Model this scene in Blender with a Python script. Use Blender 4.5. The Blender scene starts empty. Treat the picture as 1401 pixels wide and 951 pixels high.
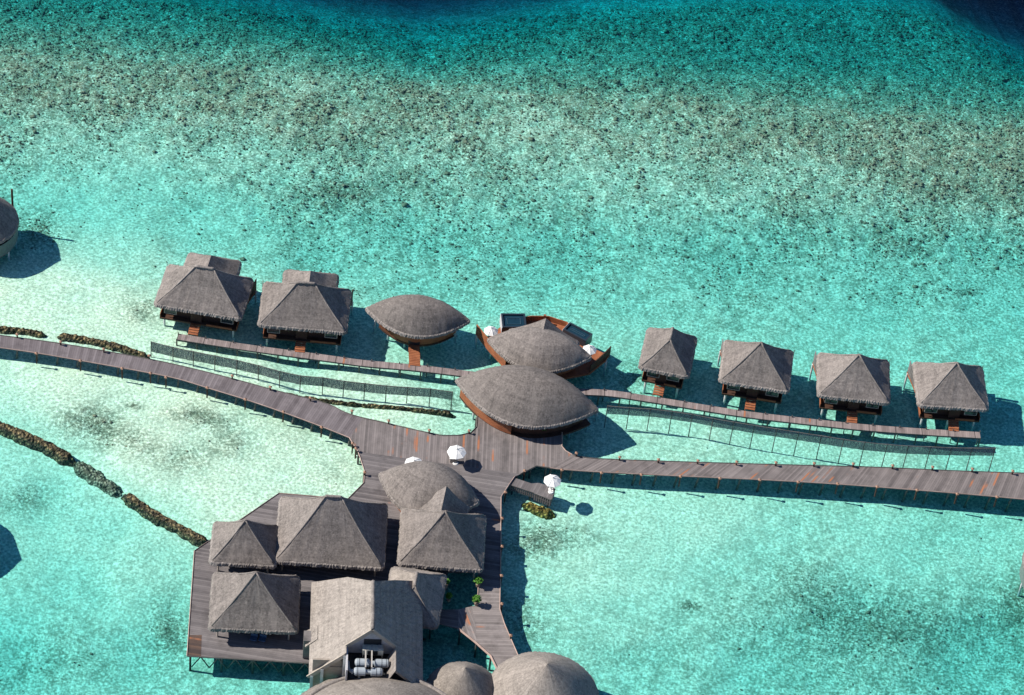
import bpy, math, random
import numpy as np
from mathutils import Vector, Matrix
random.seed(7)
rng = np.random.default_rng(11)
sc = bpy.context.scene
COL = sc.collection
R = math.radians

# ------------------------------------------------------------------ camera
F_PX, W_PX, H_PX, DIST = 4050.0, 1401.0, 951.0, 405.0
TH, RO = R(45), R(6.9)
CAM = Vector((0, -DIST * math.cos(TH), DIST * math.sin(TH)))
FWD = Vector((0, math.cos(TH), -math.sin(TH)))
UP0 = Vector((0, math.sin(TH), math.cos(TH)))
X0 = Vector((1, 0, 0))
RT = X0 * math.cos(RO) + UP0 * math.sin(RO)
UP = -X0 * math.sin(RO) + UP0 * math.cos(RO)
cd = bpy.data.cameras.new('camera')
cam = bpy.data.objects.new('camera', cd)
COL.objects.link(cam)
cam.matrix_world = Matrix(((RT.x, UP.x, -FWD.x, CAM.x), (RT.y, UP.y, -FWD.y, CAM.y),
                           (RT.z, UP.z, -FWD.z, CAM.z), (0, 0, 0, 1)))
cd.sensor_width = 36
cd.lens = 36 * F_PX / W_PX
cd.clip_start, cd.clip_end = 1.0, 6000
sc.camera = cam


def P(px, py, z=0.0):
    """point of the place at height z that the photograph shows at this pixel (surveying)"""
    d = FWD * F_PX + RT * (px - W_PX / 2) - UP * (py - H_PX / 2)
    return CAM + d * ((z - CAM.z) / d.z)


def to_px(x, y, z):
    vx, vy, vz = x - CAM.x, y - CAM.y, z - CAM.z
    w = vx * FWD.x + vy * FWD.y + vz * FWD.z
    return (W_PX / 2 + F_PX * (vx * RT.x + vy * RT.y + vz * RT.z) / w,
            H_PX / 2 - F_PX * (vx * UP.x + vy * UP.y + vz * UP.z) / w)


# ------------------------------------------------------------------ scene helpers
def tag(o, label=None, cat=None, group=None, kind=None):
    if label: o['label'] = label
    if cat: o['category'] = cat
    if group: o['group'] = group
    if kind: o['kind'] = kind
    return o


def thing(name, label, cat, loc=(0, 0, 0), rz=0.0, group=None):
    o = bpy.data.objects.new(name, None)
    o.empty_display_size = 0.5
    COL.objects.link(o)
    o.location = loc
    o.rotation_euler = (0, 0, rz)
    return tag(o, label, cat, group)


def dup(root, loc, rz=None, label=None, group=None):
    r = root.copy(); COL.objects.link(r); r.location = loc
    if rz is not None: r.rotation_euler = (0, 0, rz)
    if label: r['label'] = label
    if group: r['group'] = group
    for ch in list(root.children):
        c = ch.copy(); COL.objects.link(c); c.parent = r
        for g in ch.children:
            d = g.copy(); COL.objects.link(d); d.parent = c
    return r


class MB:
    """collects one mesh; coordinates in the thing's own frame"""
    def __init__(s):
        s.v, s.f, s.uv = [], [], []

    def add(s, verts, faces, uvs=None):
        b = len(s.v)
        s.v += [tuple(p) for p in verts]
        s.uv += list(uvs) if uvs else [(p[0], p[1]) for p in verts]
        s.f += [tuple(b + i for i in f) for f in faces]
        return b

    def box(s, c, size, rz=0.0, bevel=0.0):
        hx, hy, hz = size[0] / 2, size[1] / 2, size[2] / 2
        ca, sa = math.cos(rz), math.sin(rz)
        vs = []
        for z in (-hz, hz):
            for x, y in ((-hx, -hy), (hx, -hy), (hx, hy), (-hx, hy)):
                vs.append((c[0] + x * ca - y * sa, c[1] + x * sa + y * ca, c[2] + z))
        s.add(vs, [(3, 2, 1, 0), (4, 5, 6, 7), (0, 1, 5, 4), (1, 2, 6, 5), (2, 3, 7, 6), (3, 0, 4, 7)])
        return s

    def bar(s, a, b, w, h=None):
        """square bar between two points"""
        a, b = Vector(a), Vector(b)
        h = h or w
        d = (b - a).normalized()
        u = d.cross(Vector((0, 0, 1)))
        if u.length < 1e-4: u = Vector((1, 0, 0))
        u.normalize(); n = u.cross(d)
        vs = []
        for p in (a, b):
            for i, j in ((-1, -1), (1, -1), (1, 1), (-1, 1)):
                vs.append(p + u * (i * w / 2) + n * (j * h / 2))
        s.add(vs, [(3, 2, 1, 0), (4, 5, 6, 7), (0, 1, 5, 4), (1, 2, 6, 5), (2, 3, 7, 6), (3, 0, 4, 7)])
        return s

    def tube(s, a, b, r0, r1=None, n=8):
        a, b = Vector(a), Vector(b)
        r1 = r0 if r1 is None else r1
        d = (b - a).normalized()
        u = d.cross(Vector((0, 0, 1)))
        if u.length < 1e-4: u = Vector((1, 0, 0))
        u.normalize(); w = u.cross(d)
        vs = []
        for p, r in ((a, r0), (b, r1)):
            for k in range(n):
                t = 2 * math.pi * k / n
                vs.append(p + u * (r * math.cos(t)) + w * (r * math.sin(t)))
        fs = [(k, (k + 1) % n, n + (k + 1) % n, n + k) for k in range(n)]
        s.add(vs, fs + [tuple(range(n - 1, -1, -1)), tuple(range(n, 2 * n))])
        return s

    def path_tube(s, pts, r, n=6, jitter=0.0):
        pts = [Vector(p) for p in pts]
        vs = []
        for i, p in enumerate(pts):
            d = (pts[min(i + 1, len(pts) - 1)] - pts[max(i - 1, 0)]).normalized()
            u = d.cross(Vector((0, 0, 1)))
            if u.length < 1e-4: u = Vector((1, 0, 0))
            u.normalize(); w = u.cross(d)
            for k in range(n):
                t = 2 * math.pi * k / n
                rr = r * (1 + random.uniform(-jitter, jitter))
                vs.append(p + u * (rr * math.cos(t)) + w * (rr * math.sin(t)))
        fs = []
        for i in range(len(pts) - 1):
            for k in range(n):
                fs.append((i * n + k, i * n + (k + 1) % n, (i + 1) * n + (k + 1) % n, (i + 1) * n + k))
        m = (len(pts) - 1) * n
        s.add(vs, fs + [tuple(range(n - 1, -1, -1)), tuple(range(m, m + n))])
        return s

    def prism(s, poly, z0, z1, uvf=None):
        """vertical prism over a plan polygon (ccw)"""
        area = sum(poly[i][0] * poly[(i + 1) % len(poly)][1] - poly[(i + 1) % len(poly)][0] * poly[i][1] for i in range(len(poly)))
        if area < 0: poly = poly[::-1]
        n = len(poly)
        vs = [(p[0], p[1], z0) for p in poly] + [(p[0], p[1], z1) for p in poly]
        uvs = [uvf(p) for p in poly] * 2 if uvf else None
        s.add(vs, [tuple(range(n - 1, -1, -1)), tuple(range(n, 2 * n))] + [(k, (k + 1) % n, n + (k + 1) % n, n + k) for k in range(n)], uvs)
        return s

    def slab(s, pts, th):
        """planar polygon in space thickened downwards"""
        n = len(pts)
        vs = [tuple(p) for p in pts] + [(p[0], p[1], p[2] - th) for p in pts]
        s.add(vs, [tuple(range(n)), tuple(range(2 * n - 1, n - 1, -1))] + [((k + 1) % n, k, n + k, n + (k + 1) % n) for k in range(n)])
        return s

    def build(s, name, mat, parent=None, smooth=False, world=False, tri=False):
        vs = s.v
        if world and parent is not None:
            inv = (Matrix.Translation(parent.location) @ parent.rotation_euler.to_matrix().to_4x4()).inverted()
            vs = [tuple(inv @ Vector(p)) for p in vs]
        me = bpy.data.meshes.new(name)
        me.from_pydata(vs, [], s.f)
        uvl = me.uv_layers.new(name='UVMap')
        idx = np.empty(len(me.loops), np.int32)
        me.loops.foreach_get('vertex_index', idx)
        uvl.data.foreach_set('uv', np.array(s.uv, np.float32)[idx].ravel())
        if tri:
            import bmesh
            bm = bmesh.new(); bm.from_mesh(me)
            bmesh.ops.triangulate(bm, faces=[f for f in bm.faces if len(f.verts) > 4], ngon_method='EAR_CLIP')
            bm.to_mesh(me); bm.free()
        if smooth:
            me.polygons.foreach_set('use_smooth', [True] * len(me.polygons))
        me.materials.append(mat)
        me.update()
        o = bpy.data.objects.new(name, me)
        COL.objects.link(o)
        if parent is not None: o.parent = parent
        return o


# ------------------------------------------------------------------ materials
class NT:
    def __init__(s, name):
        s.m = bpy.data.materials.new(name)
        s.m.use_nodes = True
        s.t = s.m.node_tree
        s.t.nodes.clear()
        s.out = s.n('ShaderNodeOutputMaterial')

    def n(s, typ, **kw):
        nd = s.t.nodes.new(typ)
        for k, v in kw.items():
            if k.startswith('i_'):
                nd.inputs[k[2:].replace('_', ' ')].default_value = v
            else:
                setattr(nd, k, v)
        return nd

    def l(s, a, b):
        s.t.links.new(a, b)

    def math(s, op, a, b=None, c=None, clamp=False):
        nd = s.n('ShaderNodeMath', operation=op, use_clamp=clamp)
        for i, v in enumerate((a, b, c)):
            if v is None: continue
            if isinstance(v, (int, float)): nd.inputs[i].default_value = v
            else: s.l(v, nd.inputs[i])
        return nd.outputs[0]

    def mix(s, fac, a, b, mode='MIX'):
        nd = s.n('ShaderNodeMix', data_type='RGBA', blend_type=mode)
        for k, v in (('Factor', fac), ('A', a), ('B', b)):
            sock = [i for i in nd.inputs if i.name == k and i.type == ('VALUE' if k == 'Factor' else 'RGBA')][0]
            if isinstance(v, (int, float)): sock.default_value = v
            elif isinstance(v, tuple): sock.default_value = (*v, 1)
            else: s.l(v, sock)
        return [o for o in nd.outputs if o.type == 'RGBA'][0]

    def noise(s, vec, scale, detail=3, rough=.5, dim='3D', w=None):
        nd = s.n('ShaderNodeTexNoise', noise_dimensions=dim)
        nd.inputs['Scale'].default_value = scale
        nd.inputs['Detail'].default_value = detail
        nd.inputs['Roughness'].default_value = rough
        if vec is not None: s.l(vec, nd.inputs['Vector'])
        return nd.outputs[0]

    def ramp(s, fac, stops):
        nd = s.n('ShaderNodeValToRGB')
        while len(nd.color_ramp.elements) < len(stops): nd.color_ramp.elements.new(0.5)
        for e, (p, c) in zip(nd.color_ramp.elements, stops):
            e.position = p
            e.color = (*c, 1) if isinstance(c, tuple) else (c, c, c, 1)
        s.l(fac, nd.inputs[0])
        return nd.outputs[0]

    def mapping(s, vec, scale, rot=(0, 0, 0)):
        nd = s.n('ShaderNodeMapping')
        nd.inputs['Scale'].default_value = scale
        nd.inputs['Rotation'].default_value = rot
        s.l(vec, nd.inputs['Vector'])
        return nd.outputs[0]

    def principled(s, col, rough=.8, bump=None, bstr=.3, bdist=.05, spec=.3, metal=0.0):
        p = s.n('ShaderNodeBsdfPrincipled')
        if isinstance(col, tuple): p.inputs['Base Color'].default_value = (*col, 1)
        else: s.l(col, p.inputs['Base Color'])
        p.inputs['Roughness'].default_value = rough
        p.inputs['Metallic'].default_value = metal
        p.inputs['Specular IOR Level'].default_value = spec
        if bump is not None:
            b = s.n('ShaderNodeBump')
            b.inputs['Strength'].default_value = bstr
            b.inputs['Distance'].default_value = bdist
            s.l(bump, b.inputs['Height'])
            s.l(b.outputs[0], p.inputs['Normal'])
        s.l(p.outputs[0], s.out.inputs['Surface'])
        return p


def thatch_mat(name, dark, light, streak=3.2):
    t = NT(name)
    tc = t.n('ShaderNodeTexCoord')
    oi = t.n('ShaderNodeObjectInfo')
    def shifted(v, k):
        a = t.n('ShaderNodeVectorMath', operation='ADD'); t.l(v, a.inputs[0])
        m = t.math('MULTIPLY', oi.outputs['Random'], k); c_ = t.n('ShaderNodeCombineXYZ')
        for q in range(3): t.l(m, c_.inputs[q])
        t.l(c_.outputs[0], a.inputs[1]); return a.outputs[0]
    uv = shifted(tc.outputs['UV'], 57.0)
    ob = shifted(tc.outputs['Object'], 91.0)
    st = t.noise(t.mapping(uv, (streak, 1.1, 1)), 1.0, 4, .65)
    course = t.noise(t.mapping(uv, (0.7, 4.0, 1)), 1.0, 3, .6)
    fine = t.noise(ob, 4.2, 3, .7)
    big = t.noise(ob, 0.35, 4, .6)
    a = t.math('MULTIPLY', st, .34)
    b = t.math('MULTIPLY_ADD', course, .16, a)
    c = t.math('MULTIPLY_ADD', fine, .40, b)
    d = t.math('MULTIPLY_ADD', big, .20, c)
    col = t.ramp(d, [(.42, dark), (.55, tuple((x + y) / 2 for x, y in zip(dark, light))), (.68, light)])
    # pale weathered wisps and dark mossy blotches
    wis = t.ramp(t.noise(ob, 5.5, 2, .5), [(.60, 0.0), (.70, 1.0)])
    col = t.mix(t.math('MULTIPLY', wis, .35), col, tuple(min(1, x * 1.5) for x in light))
    blot = t.ramp(t.noise(t.mapping(ob, (1, 1, 1.4)), .8, 5, .7), [(.56, 0.0), (.70, 1.0)])
    col = t.mix(t.math('MULTIPLY', blot, .30), col, tuple(x * .6 for x in dark))
    # laid courses and rain streaks down the slope, each roof weathered a little differently
    cs = t.ramp(t.noise(t.mapping(uv, (.12, 1.5, 1)), 1.0, 2, .5), [(.46, 0.0), (.60, 1.0)])
    col = t.mix(t.math('MULTIPLY', cs, .22), col, tuple(x * .8 for x in dark))
    rn = t.ramp(t.noise(t.mapping(uv, (.9, .10, 1)), 1.0, 3, .6), [(.50, 0.0), (.66, 1.0)])
    col = t.mix(t.math('MULTIPLY', rn, .28), col, tuple(min(1, x * 1.12) for x in light))
    hs = t.n('ShaderNodeHueSaturation'); t.l(col, hs.inputs['Color'])
    t.l(t.math('MULTIPLY_ADD', oi.outputs['Random'], .24, .88), hs.inputs['Value'])
    col = hs.outputs[0]
    h = t.math('ADD', t.math('MULTIPLY', st, .5), fine)
    t.principled(col, .95, h, .25, .06, .1)
    return t.m


M = {}
M['thatch'] = thatch_mat('thatch', (.081, .072, .067), (.243, .212, .192))
M['thatch_tan'] = thatch_mat('sunbleached_thatch', (.130, .114, .101), (.315, .277, .243))
M['ridge'] = thatch_mat('ridge_thatch', (.115, .102, .094), (.29, .256, .232), 4)


def wood_mat(name, a, b, scale=(1.2, 1.2, 9), rough=.7):
    t = NT(name)
    tc = t.n('ShaderNodeTexCoord')
    n1 = t.noise(t.mapping(tc.outputs['Object'], scale), 1.0, 4, .6)
    n2 = t.noise(tc.outputs['Object'], .8, 3, .5)
    col = t.ramp(t.math('ADD', t.math('MULTIPLY', n1, .6), t.math('MULTIPLY', n2, .4)), [(.34, a), (.66, b)])
    t.principled(col, rough, n1, .25, .03)
    return t.m


M['warm'] = wood_mat('warm_timber', (.17, .052, .022), (.34, .125, .055))
M['darkwood'] = wood_mat('dark_timber', (.035, .018, .012), (.085, .040, .024))
M['greywood'] = wood_mat('weathered_timber', (.085, .078, .076), (.20, .18, .172))
M['post'] = wood_mat('pile_timber', (.06, .055, .05), (.15, .135, .12))
M['palepost'] = wood_mat('pale_pile', (.42, .43, .42), (.62, .62, .60))
M['kerb'] = wood_mat('kerb_timber', (.24, .17, .145), (.40, .29, .25))
M['palewood'] = wood_mat('pale_timber', (.26, .22, .18), (.42, .36, .30))


def plain(name, col, rough=.6, metal=0.0, var=.15, spec=.4):
    t = NT(name)
    tc = t.n('ShaderNodeTexCoord')
    n = t.noise(tc.outputs['Object'], 2.5, 4, .6)
    c = t.ramp(n, [(.3, tuple(x * (1 - var) for x in col)), (.7, tuple(min(1, x * (1 + var)) for x in col))])
    t.principled(c, rough, n, .1, .02, spec, metal)
    return t.m


M['canvas'] = plain('white_canvas', (.68, .67, .65), .8, var=.03)
M['whitepaint'] = plain('white_paint', (.72, .71, .68), .5, var=.06)
M['navyframe'] = plain('dark_frame', (.020, .030, .042), .35)
M['pool'] = plain('pool_tile', (.008, .030, .050), .35, spec=.2)
M['poolrim'] = plain('pool_rim', (.03, .065, .09), .4)
M['plaster'] = plain('pale_plaster', (.42, .41, .42), .8)
M['greenwall'] = plain('pale_green_screen', (.11, .15, .135), .7)
M['steel'] = plain('grey_tank_paint', (.30, .335, .365), .4, var=.06)
M['galv'] = plain('galvanised_steel', (.50, .47, .43), .45, .3)
M['cream'] = plain('cream_metal', (.55, .53, .44), .5)
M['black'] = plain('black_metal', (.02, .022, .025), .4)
M['bluecushion'] = plain('blue_cushion', (.03, .07, .14), .8)
M['leaf'] = plain('leaf_green', (.07, .20, .02), .6, var=.4)
M['pot'] = plain('terracotta', (.30, .22, .17), .8)
M['glass'] = plain('dark_window', (.02, .025, .03), .1)


def deck_mat(name, pw, orange, lo, hi, joint=0.0, otherwise=None):
    """weathered planks: uv.x runs along the walk (one plank after another), uv.y along each plank"""
    t = NT(name)
    tc = t.n('ShaderNodeTexCoord')
    sx = t.n('ShaderNodeSeparateXYZ'); t.l(tc.outputs['UV'], sx.inputs[0])
    u, v = sx.outputs[0], sx.outputs[1]
    pid = t.math('FLOOR', t.math('DIVIDE', u, pw))
    wn = t.n('ShaderNodeTexWhiteNoise', noise_dimensions='1D'); t.l(pid, wn.inputs['W'])
    gid = t.math('FLOOR', t.math('DIVIDE', u, pw * 7.3))
    wg = t.n('ShaderNodeTexWhiteNoise', noise_dimensions='1D'); t.l(gid, wg.inputs['W'])
    cb = t.n('ShaderNodeCombineXYZ'); t.l(t.math('MULTIPLY', pid, 3.7), cb.inputs[0]); t.l(t.math('MULTIPLY', v, .55), cb.inputs[1])
    along = t.noise(cb.outputs[0], 1.0, 3, .6)
    big = t.noise(t.mapping(tc.outputs['UV'], (.35, .25, 1)), 1.0, 3, .6)
    f = t.math('MULTIPLY_ADD', wn.outputs[0], .42, t.math('MULTIPLY', along, .38))
    f = t.math('MULTIPLY_ADD', wg.outputs[0], .16, f)
    f = t.math('MULTIPLY_ADD', big, .30, f)
    mid = tuple((a + b) / 2 for a, b in zip(lo, hi))
    col = t.ramp(f, [(.28, lo), (.58, mid), (.95, hi)])
    stain = t.ramp(t.noise(tc.outputs['Object'], .55, 5, .65), [(.52, 0.0), (.68, 1.0)])
    col = t.mix(t.math('MULTIPLY', stain, .35), col, tuple(x * .55 for x in lo))
    worn = t.ramp(t.noise(tc.outputs['Object'], .4, 4, .6), [(.55, 0.0), (.72, 1.0)])
    col = t.mix(t.math('MULTIPLY', worn, .30), col, tuple(x * 1.2 for x in hi))
    # new replacement planks: warm orange, part of the length only
    w2 = t.n('ShaderNodeTexWhiteNoise', noise_dimensions='1D'); t.l(t.math('ADD', pid, 71.3), w2.inputs['W'])
    cb2 = t.n('ShaderNodeCombineXYZ'); t.l(t.math('MULTIPLY', pid, .33), cb2.inputs[0]); t.l(t.math('MULTIPLY', v, .33), cb2.inputs[1])
    patch = t.ramp(t.noise(cb2.outputs[0], 1.0, 2, .5), [(.50, 0.0), (.62, 1.0)])
    newp = t.math('MULTIPLY', t.math('GREATER_THAN', w2.outputs[0], 1 - orange), patch)
    newp = t.math('MULTIPLY', newp, .8)
    col = t.mix(newp, col, (.36, .135, .06))
    seam = t.math('LESS_THAN', t.math('FRACT', t.math('DIVIDE', u, pw)), .09)
    col = t.mix(t.math('MULTIPLY', seam, .55), col, (.03, .027, .026))
    if joint:
        jt = t.math('LESS_THAN', t.math('FRACT', t.math('DIVIDE', u, joint)), .035)
        col = t.mix(t.math('MULTIPLY', jt, .7), col, (.02, .018, .018))
    t.principled(col, .85, f, .3, .04, .2)
    return t.m


LO, HI = (.075, .067, .069), (.195, .175, .173)
M['deck'] = deck_mat('deck_planks', .30, .006, LO, HI)
M['deck_purple'] = deck_mat('boardwalk_planks', .30, .0, (.085, .072, .076), (.20, .175, .18))
M['deck_right'] = deck_mat('mended_boardwalk_planks', .30, .07, (.085, .074, .073), (.225, .195, .186))
M['deck_plaza'] = deck_mat('mended_plaza_planks', .28, .10, (.09, .08, .078), (.24, .208, .20))
M['deck_hut'] = deck_mat('hut_walk_planks', .26, .02, (.13, .105, .10), (.30, .245, .235), joint=3.6)
M['deck_link'] = deck_mat('link_planks', .30, .05, (.12, .105, .10), (.28, .245, .235))


def screen_mat():
    t = NT('bamboo_screen')
    tc = t.n('ShaderNodeTexCoord')
    n = t.noise(t.mapping(tc.outputs['UV'], (11, 1.0, 1)), 1.0, 3, .6)
    n2 = t.noise(t.mapping(tc.outputs['UV'], (1.5, 5, 1)), 1.0, 2, .5)
    f = t.math('ADD', t.math('MULTIPLY', n, .6), t.math('MULTIPLY', n2, .4))
    col = t.ramp(f, [(.35, (.10, .13, .135)), (.65, (.22, .25, .25))])
    gap = t.ramp(n, [(.44, 1.0), (.52, 0.0)])
    p = t.principled(col, .85, n, .4, .03, .15)
    tr = t.n('ShaderNodeBsdfTransparent')
    mx = t.n('ShaderNodeMixShader')
    t.l(t.math('MULTIPLY_ADD', gap, .22, .24), mx.inputs[0]); t.l(p.outputs[0], mx.inputs[1]); t.l(tr.outputs[0], mx.inputs[2])
    t.l(mx.outputs[0], t.out.inputs['Surface'])
    return t.m


M['screen'] = screen_mat()


def rock_mat(name, a, b, c):
    t = NT(name)
    tc = t.n('ShaderNodeTexCoord')
    vo = t.n('ShaderNodeTexVoronoi'); vo.inputs['Scale'].default_value = 2.9
    t.l(tc.outputs['Object'], vo.inputs['Vector'])
    sp = t.n('ShaderNodeSeparateColor'); t.l(vo.outputs['Color'], sp.inputs[0])
    n = t.noise(tc.outputs['Object'], 3.0, 4, .6)
    f = t.math('ADD', t.math('MULTIPLY', sp.outputs[0], .55), t.math('MULTIPLY', n, .45))
    col = t.ramp(f, [(.25, a), (.5, b), (.78, c)])
    edge = t.ramp(vo.outputs['Distance'], [(.25, 0.0), (.62, 1.0)])
    col = t.mix(t.math('MULTIPLY', edge, .7), col, tuple(x * .25 for x in a))
    t.principled(col, .95, t.math('SUBTRACT', 1.0, vo.outputs['Distance']), .9, .25, .1)
    return t.m


M['rock'] = rock_mat('reef_rubble', (.055, .052, .04), (.14, .115, .068), (.34, .27, .14))
M['sunkrock'] = rock_mat('sunken_rubble', (.10, .11, .075), (.24, .24, .17), (.46, .45, .33))
M['coralgold'] = rock_mat('golden_coral', (.07, .06, .02), (.24, .19, .05), (.50, .40, .12))

# ------------------------------------------------------------------ water and seabed
BED = -1.2


def vnoise(x, y, seed=0):
    """smooth value noise on a lattice"""
    g = np.random.default_rng(seed).random((256, 256))
    xi, yi = np.floor(x).astype(int), np.floor(y).astype(int)
    fx, fy = x - xi, y - yi
    fx, fy = fx * fx * (3 - 2 * fx), fy * fy * (3 - 2 * fy)
    a, b = g[xi % 256, yi % 256], g[(xi + 1) % 256, yi % 256]
    c, d = g[xi % 256, (yi + 1) % 256], g[(xi + 1) % 256, (yi + 1) % 256]
    return (a * (1 - fx) + b * fx) * (1 - fy) + (c * (1 - fx) + d * fx) * fy


def fbm(x, y, seed, octs=4, rough=.5):
    s, a, tot = 0, 1.0, 0
    for k in range(octs):
        s = s + a * vnoise(x * 2 ** k + 17 * k, y * 2 ** k - 9 * k, seed + k)
        tot += a
        a *= rough
    return s / tot


def idw(px, py, pts, pw=3.0):
    num = np.zeros_like(px); den = np.zeros_like(px)
    for x, y, v in pts:
        w = 1.0 / (((px - x) ** 2 + (1.3 * (py - y)) ** 2 + 400.0) ** (pw / 2))
        num += w * v; den += w
    return num / den


DEPTH_PTS = [(0,300,1.3),(100,250,1.6),(150,330,1.15),(60,400,.8),(150,430,.62),(0,420,.62),(250,480,.6),(300,300,1.7),
 (450,330,1.9),(600,300,2.0),(600,400,1.8),(750,350,2),(900,400,1.75),(850,500,1.5),(1000,350,2),(1200,400,1.9),(1400,400,2),
 (1400,520,1.9),(1150,480,1.8),(350,520,.68),(550,560,.7),(480,540,.7),(400,480,1.1),(600,490,1.1),(700,590,1.0),(850,600,.95),
 (950,610,.95),(1100,610,1.15),(1200,625,1.2),(1400,620,1.5),(100,520,.6),(250,560,.6),(400,620,.65),(480,650,.7),(300,650,.7),
 (200,620,.65),(350,700,.75),(0,640,1.3),(50,680,1.6),(100,800,1.8),(0,900,2.4),(150,720,1.45),(220,760,1.2),(200,900,2.1),
 (260,930,1.8),(240,830,1.6),(400,930,1.8),(720,720,.9),(780,700,.85),(800,780,1.0),(850,850,1.4),(950,720,1.1),(1000,800,1.5),
 (1100,750,1.45),(1150,850,2.0),(1300,750,1.6),(1400,720,1.6),(1350,900,2.4),(1050,930,2.1),(880,930,1.8),(600,870,2.2),(-200,700,1.8),(1600,700,2),
 (-200,450,.8),(200,1100,2.5),(900,1100,2.5),(1500,1100,2.6)]
COVER_PTS = [(0,40,.85),(100,60,.82),(60,110,.85),(250,60,.72),(450,50,.66),(650,80,.66),(600,50,.6),(850,60,.62),(1050,60,.62),(1250,80,.62),(1390,130,.7),
 (150,140,.72),(300,130,.8),(250,190,.62),(420,160,.75),(500,190,.70),(560,150,.78),(650,190,.72),(800,120,.78),(950,110,.82),(1100,160,.86),(1250,180,.85),
 (1380,230,.84),(1300,240,.85),(1000,190,.76),(850,190,.68),(0,190,.6),(80,210,.45),(200,240,.32),(330,230,.45),(420,240,.55),(450,265,.6),(540,220,.62),(600,240,.55),(700,220,.6),
 (740,270,.5),(850,260,.5),(1000,260,.55),(1100,280,.55),(1250,300,.55),(1380,320,.55),(600,310,.38),(450,310,.36),(300,300,.22),(150,290,.14),(60,270,.2),
 (700,340,.38),(850,330,.38),(1000,340,.4),(1150,370,.34),(1300,380,.34),(1380,430,.3),(900,400,.3),(600,370,.28),(450,370,.3),(300,350,.25),(200,400,.16),
 (100,400,.02),(20,430,0),(200,450,.02),(0,520,0),(250,520,.05),(400,560,.05),(550,560,.03),(400,650,.08),(480,640,.1),(800,600,.1),(950,600,.16),(1100,610,.2),(1300,620,.2),
 (1300,450,.32),(1150,450,.28),(850,470,.28),(700,420,.3),(600,480,.15),(450,480,.12),(350,650,.05),(200,560,.0),(150,650,.05),(0,620,.1),(100,720,.12),(200,800,.14),(20,800,.18),(100,880,.28),
 (20,930,.35),(240,920,.3),(400,940,.25),(600,870,.3),(800,700,.04),(900,700,.05),(1000,720,.1),(1200,720,.12),(1380,720,.15),(850,800,.12),(1000,860,.22),(900,920,.3),(1100,940,.36),(1300,940,.42),(1200,880,.38),(1390,860,.4)]
BLOBS = [(108,572,50,24,.62),(138,598,32,20,.55),(262,572,48,16,.66),(240,628,44,18,.46),(186,610,28,18,.46),(312,600,40,26,.42),(178,562,12,5,.9),
 (758,735,56,20,.56),(735,757,32,18,.5),(725,850,22,32,.45),(1100,795,60,36,.24),(1150,835,120,46,.20),(1290,860,120,46,.17),(1050,880,110,40,.14),(938,835,14,7,.6),
 (1398,815,30,44,.28),(35,672,40,20,.45),(238,852,26,42,.52),(70,900,80,34,.15),(190,425,24,18,.5),(45,310,34,30,.5),(868,508,26,20,.4),(880,545,34,12,.25),
 (1333,396,12,4,.9),(455,262,40,14,.2),(520,150,40,16,.15),(620,545,12,14,.5),(400,600,50,30,.15),(460,650,22,20,.22)]


def axis_line(lo, hi, step, out):
    a = list(np.arange(lo, hi + .01, step))
    s, x, y = step, lo, hi
    left, right = [], []
    while y < out:
        s *= 1.5
        x -= s; y += s
        left.append(x); right.append(y)
    return np.array(left[::-1] + a + right)


gx = axis_line(-92, 100, .42, 1800)
gy = axis_line(-78, 92, .42, 1800)
XX, YY = np.meshgrid(gx, gy, indexing='ij')
PX, PY = to_px(XX, YY, BED)
PXc, PYc = np.clip(PX, -600, 2000), np.clip(PY, -500, 1500)
PXc = np.where(np.abs(XX) > 400, np.clip(W_PX / 2 + XX * 8, -600, 2000), PXc)
PYc = np.where(YY > 250, -500, np.where(YY < -150, 1500, PYc))
wob = (fbm(XX * .05, YY * .05, 91, 4) - .5) * 46
yN = np.interp(PXc, [-600, 0, 200, 380, 500, 580, 650, 760, 850, 1000, 1200, 1280, 1330, 1401, 2000],
               [-110, -75, -48, -8, 11, 25, 17, 2, -18, -34, -30, -12, 20, 56, 280])
E = PYc - yN + wob * .35
Eb = PYc - np.interp(PXc, [-600, 0, 700, 1401, 2000], [-100, -58, -6, 44, 90]) + wob * .35
bl_w = np.clip((E - 15) / 80, 0, 1)
E = E * (1 - bl_w) + Eb * bl_w
# a gentle outer slope: (plan position, depth)
dE = np.interp(E, [-900, -420, -300, -190, -115, -45, 0, 32, 80, 135, 190, 260, 320, 400],
               [46, 40, 34, 25, 17, 9.5, 6.2, 4.3, 2.6, 1.15, .95, 1.25, 1.7, 1.8])
wx, wy = PXc + wob * 1.0, PYc + (fbm(XX * .06 + 50, YY * .06, 71, 4) - .5) * 40
dI = idw(wx, wy, [(x, y, v * .62 if v < .85 else v) for x, y, v in DEPTH_PTS])
wgt = np.clip((PYc - 270) / 90, 0, 1); wgt = wgt * wgt * (3 - 2 * wgt)
DEP = dE * (1 - wgt) + dI * wgt
COV = idw(wx, wy, COVER_PTS, 3.2)
for bx, by, rx, ry, a in BLOBS:
    COV = COV + a * np.exp(-(((wx - bx) / rx) ** 2 + ((wy - by) / ry) ** 2))
COV = COV + (fbm(XX * .16, YY * .16, 5, 5, .65) - .5) * .30 * np.clip(COV * 2.2, 0, 1)
COV = COV + .10 * np.exp(-((PYc - 330) / 90) ** 2) * np.interp(PXc, [0, 150, 320, 500], [.1, .2, .8, 1]) + .07 * (PYc > 690) * np.interp(PXc, [690, 900, 1100], [0, .4, 1])
COV = np.clip(COV * .94 + .16 * np.exp(-((E - 45) / 45) ** 2), 0, .72)
BRN = np.exp(-((E - 135) / 75) ** 2) * np.interp(PXc, [0, 300, 600, 900, 1401], [.75, .8, .8, 1, 1])
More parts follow.
